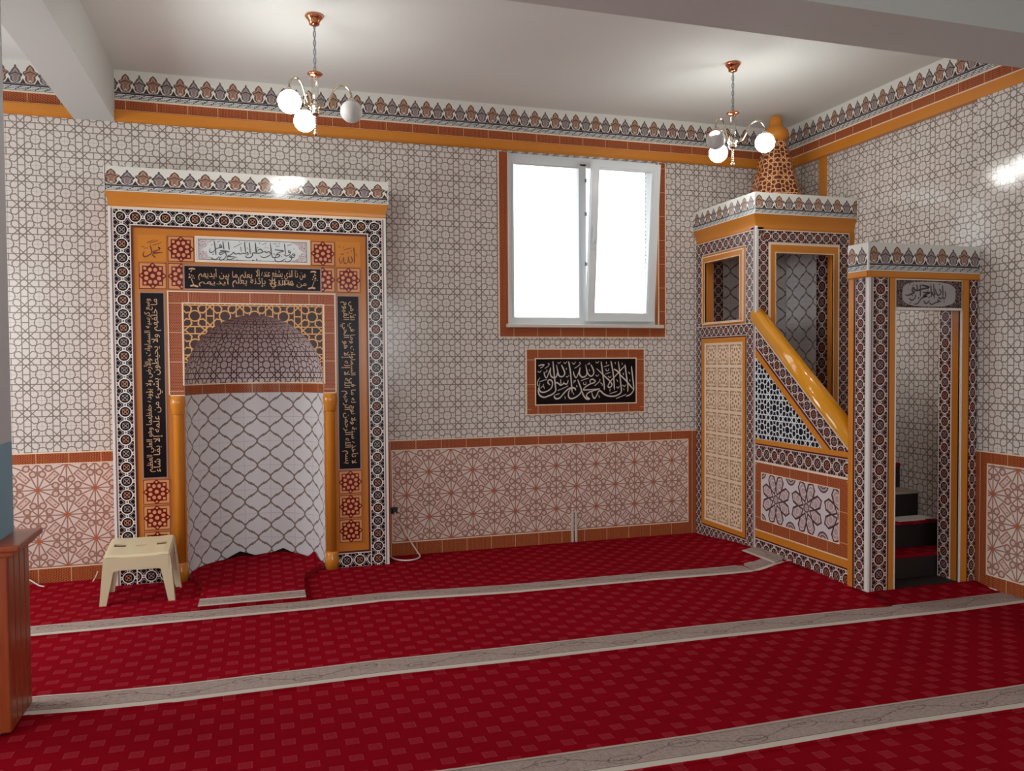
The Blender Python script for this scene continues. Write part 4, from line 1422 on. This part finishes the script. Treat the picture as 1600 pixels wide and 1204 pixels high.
# spire on the tower roof
sp = (3.115, -0.43, 2.8155)
bm = bmesh.new()
uv = bm.loops.layers.uv.verify()
prf = [(0.245, 0.0), (0.205, 0.14), (0.165, 0.28), (0.130, 0.41), (0.100, 0.50), (0.080, 0.545)]
rings = [[bm.verts.new((sp[0] + r * cos(2 * pi * (i + 0.35) / 8), sp[1] + r * sin(2 * pi * (i + 0.35) / 8), sp[2] + h)) for i in range(8)] for r, h in prf]
for k in range(len(prf) - 1):
    for i in range(8):
        j = (i + 1) % 8
        f = bm.faces.new((rings[k][i], rings[k][j], rings[k + 1][j], rings[k + 1][i]))
        wa, wb = prf[k][0] * 0.765, prf[k + 1][0] * 0.765
        cc = ((-wa / 2, prf[k][1]), (wa / 2, prf[k][1]), (wb / 2, prf[k + 1][1]), (-wb / 2, prf[k + 1][1]))
        for l, c in zip(f.loops, cc): l[uv].uv = (c[0] / 0.15 + 0.5, c[1] / 0.15 + 0.1)
bm.faces.new(rings[-1])
bm.faces.new(rings[0][::-1])
spo = finish('spire', bm, M_CONE, MB)
lathe('finial', [(0.070, 0.54), (0.098, 0.565), (0.108, 0.60), (0.098, 0.635), (0.066, 0.665), (0.050, 0.685), (0.054, 0.71), (0.050, 0.735), (0.034, 0.755), (0.0005, 0.764)], sp, M_ORANGE2, spo, 24)

# paper left on the second tread
pp = box('paper_sheet', (3.20, -1.745, 0.3805), (3.43, -1.600, 0.3845), M_PAPER, None, 0.001, label='white paper lying on the second stair tread inside the portal', cat='paper')
tag(box('paper_sheet', (3.38, -1.742, 0.3850), (3.515, -1.610, 0.388), M_PAPER, None, 0.001), 'smaller paper overlapping the white sheet beside the right wall on the stair', 'paper')

# ================================================================== chandeliers


def chandelier(loc, th0, off_index, label):
    x, y, z = loc
    r = thing('chandelier', loc, label, 'ceiling lamp', 'three-globe chandeliers')
    lathe('canopy', [(0.014, -0.062), (0.030, -0.055), (0.032, -0.040), (0.044, -0.022), (0.056, -0.008), (0.052, 0.0)], loc, M_BRASS, r, 24)
    bm = bmesh.new()
    for ph in (0, pi):
        tube_bm(bm, [(x + 0.006 * cos(ph + i * 0.55), y + 0.006 * sin(ph + i * 0.55), z - 0.06 - 0.275 * i / 30) for i in range(31)], 0.0035, 6)
    finish('twisted_cord', bm, M_GREYSEAL, r, True)
    lathe('disc', [(0.010, -0.362), (0.036, -0.356), (0.046, -0.347), (0.036, -0.338), (0.010, -0.330)], loc, M_BRASS, r, 24)
    lathe('glass_stem', [(0.022, -0.535), (0.022, -0.362)], loc, M_STEMGLASS, r, 20)
    lathe('hub', [(0.006, -0.60), (0.022, -0.592), (0.030, -0.575), (0.022, -0.560), (0.036, -0.548), (0.034, -0.535), (0.014, -0.530)], loc, M_CHROME, r, 24)
    bm = bmesh.new()
    for i in range(6):
        bmesh.ops.create_icosphere(bm, subdivisions=2, radius=0.0075, matrix=Matrix.Translation((x, y, z - 0.607 - 0.0145 * i)))
    finish('bead_chain', bm, M_CHROME, r, True)
    lathe('pendant_drop', [(0.0005, -0.718), (0.012, -0.708), (0.014, -0.698), (0.006, -0.688)], loc, M_CHROME, r, 12)
    for k in range(3):
        th = th0 + k * 2 * pi / 3
        dx, dy = sin(th), cos(th)
        pt = lambda d, h: (x + dx * d, y + dy * d, z + h)
        am = tube('arm', [pt(0.02, -0.548), pt(0.055, -0.545), pt(0.085, -0.50), pt(0.11, -0.445), pt(0.150, -0.415), pt(0.190, -0.425), pt(0.213, -0.46), pt(0.215, -0.49)], 0.0058, M_CHROME, r, 8)
        lathe('shade_holder', [(0.028, -0.518), (0.030, -0.508), (0.018, -0.494), (0.010, -0.486)], pt(0.215, 0.0), M_CHROME, am, 16)
        R = 0.066
        gp = [(max(0.0006, R * sin(pi * i / 20)), -0.570 - R * cos(pi * i / 20)) for i in range(21)]
        if k == off_index:
            gl = lathe('globe', gp, pt(0.215, 0.0), M_GLOBE_OFF, r, 28, True, False, label='unlit clear swirled glass globe')
        else:
            gl = lathe('globe', gp, pt(0.215, 0.0), M_GLOBE_ON, r, 28, True, False, label='lit white glass globe')
    return r


chandelier((-0.725, -1.31, 3.60), radians(106), 0, 'three-globe ceiling chandelier hanging above the mihrab, right globe unlit')
chandelier((2.128, -1.33, 3.60), radians(4), 2, 'three-globe ceiling chandelier hanging beside the minbar spire, left globe unlit')

# ================================================================== plastic stool
st = thing('plastic_stool', (-1.84, -0.55, 0.0), 'cream plastic stool with slotted seat standing in front of the mihrab', 'stool')


def quad_grid(a, b, c, d, n, m_fn):
    return [[m_fn(i / n, j / n) for i in range(n + 1)] for j in range(n + 1)]


SC = [(-2.030, -0.735, 0.312), (-1.637, -0.735, 0.312), (-1.640, -0.365, 0.352), (-2.040, -0.365, 0.352)]   # seat corners


def seat_pt(u, v, drop=0.0, inset=0.0):
    a = Vector(SC[0]).lerp(Vector(SC[1]), u)
    b = Vector(SC[3]).lerp(Vector(SC[2]), u)
    p = a.lerp(b, v)
    return Vector((p.x, p.y, p.z - drop))


bm = bmesh.new()
us = [0, 0.03, 0.10, 0.28, 0.40, 0.43, 0.60, 0.63, 0.75, 0.90, 0.97, 1]
vv_ = [0, 0.03, 0.14, 0.40, 0.47, 0.53, 0.62, 0.86, 0.97, 1]
grid = {}


def corner_pt(u, v):
    """rounded rectangle with slightly upturned ends"""
    p = seat_pt(u, v)
    e = min(u, 1 - u)
    f = min(v, 1 - v)
    p.z -= 0.012 * max(0, 1 - e / 0.03) + 0.012 * max(0, 1 - f / 0.03)
    p.z += 0.006 * max(0.0, 1 - abs(e - 0.08) / 0.08)
    if e == 0 and f == 0:
        c = seat_pt(0.5, 0.5)
        p = p + (c - p) * 0.06
        p.z -= 0.008
    return p


for j, v in enumerate(vv_):
    for i, u in enumerate(us):
        grid[i, j] = bm.verts.new(corner_pt(u, v))
for j in range(len(vv_) - 1):
    for i in range(len(us) - 1):
        um, vm = (us[i] + us[i + 1]) / 2, (vv_[j] + vv_[j + 1]) / 2
        slot = 0.47 < vm < 0.62 and (0.10 < um < 0.28 or 0.75 < um < 0.90)
        if 0.10 < um < 0.28 or 0.75 < um < 0.90:
            slot = 0.47 < vm < 0.62
        mid = 0.43 < um < 0.60 and 0.47 < vm < 0.53
        if slot or mid: continue
        bm.faces.new((grid[i, j], grid[i + 1, j], grid[i + 1, j + 1], grid[i, j + 1]))
so = finish('seat', bm, M_STOOL, st)
sm_ = so.modifiers.new('thickness', 'SOLIDIFY')
sm_.thickness = 0.010
sm_.offset = -1


def apron(a, b, ha, legw, drop_mid):
    """skirt under a seat edge that arches down into the legs"""
    bm = bmesh.new()
    n = 24
    T, B = [], []
    a, b = Vector(a), Vector(b)
    for i in range(n + 1):
        t = i / n
        p = a.lerp(b, t)
        e = min(t, 1 - t)
        k = max(0.0, 1 - e / 0.22)
        dz = drop_mid + (ha - drop_mid) * (1 - sqrt(max(0.0, 1 - k * k)))
        T.append(bm.verts.new(p))
        B.append(bm.verts.new(p - Vector((0, 0, dz))))
    for i in range(n):
        bm.faces.new((T[i], T[i + 1], B[i + 1], B[i]))
    o = finish('apron', bm, M_STOOL, st)
    q = o.modifiers.new('thickness', 'SOLIDIFY')
    q.thickness = 0.008
    return o


E_ = [Vector(c) + Vector((dx, dy, -0.012)) for c, (dx, dy) in zip(SC, ((0.012, 0.004), (-0.012, 0.004), (-0.012, -0.004), (0.012, -0.004)))]
apron(E_[0], E_[1], 0.15, 0.05, 0.082)
apron(E_[2], E_[3], 0.15, 0.05, 0.082)
apron(E_[1], E_[2], 0.15, 0.05, 0.082)
apron(E_[3], E_[0], 0.15, 0.05, 0.082)
FT = [(-2.055, -0.745, 0.0), (-1.612, -0.745, 0.0), (-1.600, -0.400, 0.0), (-2.060, -0.400, 0.0)]
for c, f, (sx, sy) in zip(SC, FT, ((1, 1), (-1, 1), (-1, -1), (1, -1))):
    bm = bmesh.new()
    rows = []
    for t in (0.0, 0.15, 0.4, 0.7, 1.0):
        p = Vector(c).lerp(Vector(f), t)
        p.z = (c[2] - 0.02) * (1 - t) + f[2] * t
        w = 0.074 * (1 - t) + 0.040 * t
        # angle section: an L of two flanges, drawn as a bent strip with thickness
        q = [(0, w), (0, 0), (w, 0), (w, 0.008), (0.008, 0.008), (0.008, w)]
        rows.append([bm.verts.new((p.x + sx * a, p.y + sy * b_, p.z)) for a, b_ in q])
    for A, B in zip(rows, rows[1:]):
        for i in range(6):
            bm.faces.new((A[i], A[(i + 1) % 6], B[(i + 1) % 6], B[i]))
    bm.faces.new(rows[0])
    bm.faces.new(rows[-1])
    bmesh.ops.recalc_face_normals(bm, faces=bm.faces[:])
    finish('leg', bm, M_STOOL, st)

# ================================================================== carpets
ZC = 0.0


def interp(pl, x):
    if x <= pl[0][0]: return pl[0][1]
    for (a, b), (c, d) in zip(pl, pl[1:]):
        if x <= c: return b + (d - b) * (x - a) / (c - a)
    return pl[-1][1]


C1 = [(-4.55, -1.17), (-2.0, -1.17), (-1.59, -1.167), (-0.8, -1.163), (-0.32, -1.135), (0.2, -1.19), (0.5, -1.22), (1.45, -1.235), (2.05, -1.262), (2.6, -1.262)]
C2 = [(-4.55, -2.32), (-2.02, -2.305), (-1.83, -2.335), (-1.47, -2.36), (-0.87, -2.352), (-0.5, -2.346), (0.16, -2.37), (1.28, -2.385), (2.1, -2.41), (2.9, -2.43), (3.53, -2.42)]
C3 = [(-4.55, -3.50), (-0.6, -3.52), (0.1, -3.545), (0.6, -3.56), (1.35, -3.56), (2.1, -3.585), (3.53, -3.60)]
C4 = [(-4.55, -4.70), (3.53, -4.75)]
HW = [0.098, 0.110, 0.100, 0.10]
LIFT = 0.014


def sm(t):
    t = min(1.0, max(0.0, t))
    return t * t * (3 - 2 * t)


def heap(x, y):
    """carpet pushed up against the foot of the minbar"""
    if y > -2.116 and x < 2.62:
        return 0.052 * sm((x - 2.28) / 0.30) * sm((-y - 0.02) / 0.75) * (1 - 0.25 * sm((-y - 1.5) / 0.5))
    a = 0.040 * sm(1 - (-2.116 - y) / 0.20) * sm((x - 2.35) / 0.25)
    return a if y <= -2.116 else 0.040


def roll(k, back, cen, hw, x0, x1, label):
    """one width of carpet, its front edge raised a little above the next one"""
    bm = bmesh.new()
    uv = bm.loops.layers.uv.verify()
    n = 60
    xs = [x0 + (x1 - x0) * i / n for i in range(n + 1)]
    if x1 > 2.7: xs = sorted([x for x in xs if abs(x - 2.608) > 0.03] + [2.30, 2.40, 2.50, 2.55, 2.606, 2.6065])
    else: xs = sorted(xs + [2.55, 2.58, 2.45, 2.35]) if x1 < 2.7 else xs
    rows = []
    for x in xs:
        yb = back(x)
        yf = interp(cen, x) - hw
        wob = 0.004 * sin(x * 7.1 + k) + 0.003 * sin(x * 13.7)
        q = min(0.45, (yb - yf) * 0.9)
        ys = [yb - (yb - yf - q) * a for a in (0, 0.15, 0.3, 0.5, 0.7, 0.85)] + [yf + q, yf + q * 0.76, yf + q * 0.53, yf + 0.004, yf, yf]
        zs = [0.0] * 6 + [0.001, 0.007, LIFT, LIFT + wob * 0.1, LIFT - 0.003, -0.03]
        rows.append([bm.verts.new((x, y, z + (heap(x, y) if z > -0.02 else 0))) for y, z in zip(ys, zs)])
    for A, B in zip(rows, rows[1:]):
        for i in range(len(A) - 1):
            f = bm.faces.new((A[i], A[i + 1], B[i + 1], B[i]))
            for l in f.loops: l[uv].uv = (l.vert.co.x, l.vert.co.y)
    return finish('carpet_roll', bm, M_CARPET, None, True, label=label, cat='carpet', group='red prayer carpet rolls')


def stripe(parent, cen, hw, x0, x1, extra=(), zadd=0.0):
    pts = [(x, interp(cen, x), LIFT + 0.0025) for x in [x0 + (x1 - x0) * i / 70 for i in range(71)]]
    pts += list(extra)
    bm = bmesh.new()
    uv = bm.loops.layers.uv.verify()
    q = [Vector(p) for p in pts]
    rows = []
    L = 0.0
    for i, p in enumerate(q):
        if i: L += (p - q[i - 1]).length
        d = q[min(i + 1, len(q) - 1)] - q[max(i - 1, 0)]
        d.z = 0
        d.normalize()
        nn = Vector((-d.y, d.x, 0))
        row = []
        for a in (-1, -0.97, -0.5, 0, 0.5, 0.97, 1):
            z = p.z - (0.006 if abs(a) == 1 else 0) - (0.003 if a > 0.9 else 0.0)
            X_, Y_ = p.x + nn.x * a * hw, p.y + nn.y * a * hw
            if Y_ > -2.0: X_ = min(X_, 2.606)
            row.append((bm.verts.new((X_, Y_, z + heap(X_, Y_))), (L, a)))
        rows.append(row)
    for A, B in zip(rows, rows[1:]):
        for i in range(6):
            f = bm.faces.new((A[i][0], B[i][0], B[i + 1][0], A[i + 1][0]))
            for l, c in zip(f.loops, (A[i][1], B[i][1], B[i + 1][1], A[i + 1][1])): l[uv].uv = c
    bmesh.ops.recalc_face_normals(bm, faces=bm.faces[:])
    return finish('border_stripe', bm, M_STRIPE, parent, True, label='grey border with a scroll pattern')


r1 = roll(1, lambda x: -0.002, C1, HW[0], -4.59, 2.606, 'red carpet roll along the front wall, its grey border turning up at the minbar')
z0_ = LIFT + 0.0025
stripe(r1, C1, HW[0], -4.58, 2.604)
bm = bmesh.new()
uv = bm.loops.layers.uv.verify()
gv = []
for iy in range(17):                                   # short return of the border, turned towards the front wall
    y = -1.352 + (-0.93 + 1.352) * iy / 16
    rnd = 0.075 * sm(1 - iy / 4.0)
    gv.append([(bm.verts.new((2.462 + (2.606 - rnd - 2.462) * a, y, LIFT + 0.006 + heap(2.462 + 0.144 * a, y))), (y, -1 + 1.5 * a)) for a in (0, 0.03, 0.3, 0.6, 1.0)])
for A, B in zip(gv, gv[1:]):
    for i in range(4):
        f = bm.faces.new((A[i][0], A[i + 1][0], B[i + 1][0], B[i][0]))
        for l, c in zip(f.loops, (A[i][1], A[i + 1][1], B[i + 1][1], B[i][1])): l[uv].uv = c
bmesh.ops.recalc_face_normals(bm, faces=bm.faces[:])
finish('border_return', bm, M_STRIPE, r1, True, label='grey border turned up towards the front wall')
r2 = roll(2, lambda x: interp(C1, x) - HW[0] - 0.0005 if x <= 2.6061 else -2.117, C2, HW[1], -4.59, 3.529, 'second red carpet roll from the front wall, its grey border ending before the portal')
stripe(r2, C2, HW[1], -4.58, 3.52)
r3 = roll(3, lambda x: interp(C2, x) - HW[1] - 0.0005, C3, HW[2], -4.59, 3.487, 'wide red carpet roll in the middle of the foreground, grey scroll border at lower right')
stripe(r3, C3, HW[2], -4.58, 3.48)
r4 = roll(4, lambda x: interp(C3, x) - HW[2] - 0.0005, C4, HW[3], -4.59, 3.487, 'nearest red carpet roll, only its dark corner at lower right in view')

# runner laid into the niche, its far edge ruffled against the niche wall
rn = thing('carpet_runner', (-1.12, -0.6, 0.0), 'short thick red carpet piece laid into the mihrab with a grey end band', 'carpet')
bm = bmesh.new()
uv = bm.loops.layers.uv.verify()
ZT = 0.036
N = 64


def ruffle(a):
    """height of the far edge, a from 0 (left) to 1 (right)"""
    g = lambda c, w, h: h * max(0.0, 1 - abs(a - c) / w)
    return max(0.0, g(0.40, 0.085, 0.012), g(0.635, 0.16, 0.030), g(0.84, 0.055, 0.055))


rows = []
RI = NR - 0.012
for i in range(N + 1):
    a = i / N
    th = pi - pi * a
    xb, yb = NC + RI * cos(th), YM + RI * sin(th)
    xf = -1.455 + (-0.805 + 1.455) * a
    col_ = []
    for t, dz in ((0, -0.03), (0, 0), (0.012, 0), (0.15, 0), (0.3, 0), (0.5, 0), (0.7, 0), (0.85, 0.15), (0.95, 0.55), (1.0, 1.0)):
        yf = -1.068
        ymid = YM
        if t <= 0.7:
            k = t / 0.7
            x = xf + (xb - xf) * max(0.0, (k - 0.55) / 0.45) ** 2 * 0.85
            y = yf + (min(yb, YM + 0.02) - yf) * k
        else:
            k = (t - 0.7) / 0.3
            x = xf + (xb - xf) * (0.85 + 0.15 * k)
            y = min(yb, YM + 0.02) + (yb - min(yb, YM + 0.02)) * k
        z = ZT + dz + (ruffle(a) * dz if dz > 0 else 0) - (dz if dz > 0 else 0)
        if dz < 0: z = 0.003
        col_.append(bm.verts.new((x, y, z)))
    rows.append(col_)
for A, B in zip(rows, rows[1:]):
    for i in range(len(A) - 1):
        f = bm.faces.new((A[i], B[i], B[i + 1], A[i + 1]))
        for l in f.loops: l[uv].uv = (l.vert.co.x, l.vert.co.y + l.vert.co.z)
for rw in (rows[0], rows[-1]):
    vb = [bm.verts.new((v.co.x, v.co.y, 0.003)) for v in rw]
    for i in range(len(rw) - 1):
        bm.faces.new((rw[i], rw[i + 1], vb[i + 1], vb[i]))
bmesh.ops.recalc_face_normals(bm, faces=bm.faces[:])
finish('pile', bm, M_CARPET, rn)
bm = bmesh.new()
uv = bm.loops.layers.uv.verify()
for i in range(20):
    xa, xb = -1.452 + 0.644 * i / 20, -1.452 + 0.644 * (i + 1) / 20
    f = bm.faces.new([bm.verts.new(p) for p in ((xa, -1.0665, ZT + 0.003), (xb, -1.0665, ZT + 0.003), (xb, -0.905, ZT + 0.003), (xa, -0.905, ZT + 0.003))])
    for l in f.loops: l[uv].uv = (l.vert.co.x, (l.vert.co.y + 0.9857) / 0.0805)
bmesh.ops.remove_doubles(bm, verts=bm.verts[:], dist=1e-5)
bmesh.ops.solidify(bm, geom=bm.faces[:], thickness=0.004)
finish('end_band', bm, M_STRIPE, rn, label='grey border band')
bm = bmesh.new()
for c, w, h in ((0.40, 0.095, 0.036), (0.635, 0.10, 0.042)):
    L_ = []
    for i in range(13):
        a = c - w + 2 * w * i / 12
        th = pi - pi * a
        rr = NR - 0.034
        hh = ZT + h * max(0.0, 1 - abs(a - c) / w)
        L_.append((bm.verts.new((NC + rr * cos(th), YM + rr * sin(th), ZT - 0.004)), bm.verts.new((NC + rr * cos(th), YM + rr * sin(th), hh + 0.012 * (1 - abs(a - c) / w)))))
    for A, B in zip(L_, L_[1:]):
        try: bm.faces.new((A[0], B[0], B[1], A[1]))
        except ValueError: pass
finish('folded_edge', bm, M_BACKING, rn, label='dark backing of the folded-up edge')

# ================================================================== wooden cladding round the column
wc = thing('wooden_cladding', (-2.30, -2.44, 0.0), 'varnished pine boards with a moulded cap around the blue column', 'wood panelling')
bm = bmesh.new()
box_bm(bm, (-2.60, -2.585, 0.016), (-2.075, -2.285, 0.765))
finish('core', bm, M_WOOD, wc)
nb = 4
for k in range(nb):
    y0 = -2.590 + 0.31 * k / nb
    y1 = -2.590 + 0.31 * (k + 1) / nb
    box('board', (-2.080, y0 + 0.002, 0.016), (-2.060, y1 - 0.002, 0.765), M_WOOD, wc, 0.006)
for k in range(6):
    x1 = -2.062 - 0.085 * k
    box('board', (x1 - 0.083, -2.600, 0.016), (x1, -2.582, 0.765), M_WOOD, wc, 0.006)
box('cap_rail', (-2.64, -2.635, 0.765), (-2.010, -2.245, 0.792), M_WOOD, wc, 0.008)
box('cap_moulding', (-2.62, -2.615, 0.742), (-2.035, -2.265, 0.766), M_WOOD, wc, 0.006)

# ================================================================== small things on the wall and floor
sk = thing('wall_socket', (-0.075, -0.01, 0.36), 'small black plug in a socket at the mihrab edge above the white cable loop', 'socket')
box('back_plate', (-0.103, -0.020, 0.335), (-0.050, 0.0, 0.388), M_CABLED, sk, 0.004)
box('plug', (-0.095, -0.052, 0.345), (-0.058, -0.018, 0.378), M_CABLED, sk, 0.006)
tag(tube('power_cable', [(-0.076, -0.052, 0.352), (-0.068, -0.060, 0.31), (-0.02, -0.05, 0.24), (0.035, -0.075, 0.13), (0.085, -0.12, 0.045), (0.095, -0.17, 0.020), (0.05, -0.235, 0.0175), (-0.02, -0.255, 0.0175), (-0.085, -0.21, 0.0175), (-0.112, -0.15, 0.0175), (-0.120, -0.09, 0.018), (-0.124, -0.03, 0.02), (-0.124, -0.016, 0.06)], 0.0058, M_CABLE, None, 8),
    'white cable looping from the black plug onto the carpet', 'cable')
for xx, lb in ((1.424, 'left one of two upright grey-white conduits at the foot of the wall'), (1.457, 'right one of two upright grey-white conduits at the foot of the wall')):
    tag(box('cable_conduit', (xx - 0.0115, -0.022, 0.002), (xx + 0.0115, -0.0085, 0.262), M_CONDUIT, None, 0.004), lb, 'conduit', 'twin conduits')
tag(tube('loose_wire', [(-2.66, -0.03, 0.07), (-2.60, -0.05, 0.035), (-2.54, -0.10, 0.01), (-2.50, -0.13, 0.006)], 0.005, M_CABLE, None, 6), 'short white wire end on the carpet beside the pine cladding', 'wire')
tag(tube('loose_wire', [(-2.185, -0.03, 0.06), (-2.195, -0.05, 0.03), (-2.205, -0.10, 0.008)], 0.004, M_CABLE, None, 6), 'short white wire end on the carpet behind the stool', 'wire')
slab('trim_40', RW, [rect(2.135, 0.0, 2.29, 0.022)], 0, 0.056, M_WTRIM, None, kind='structure')
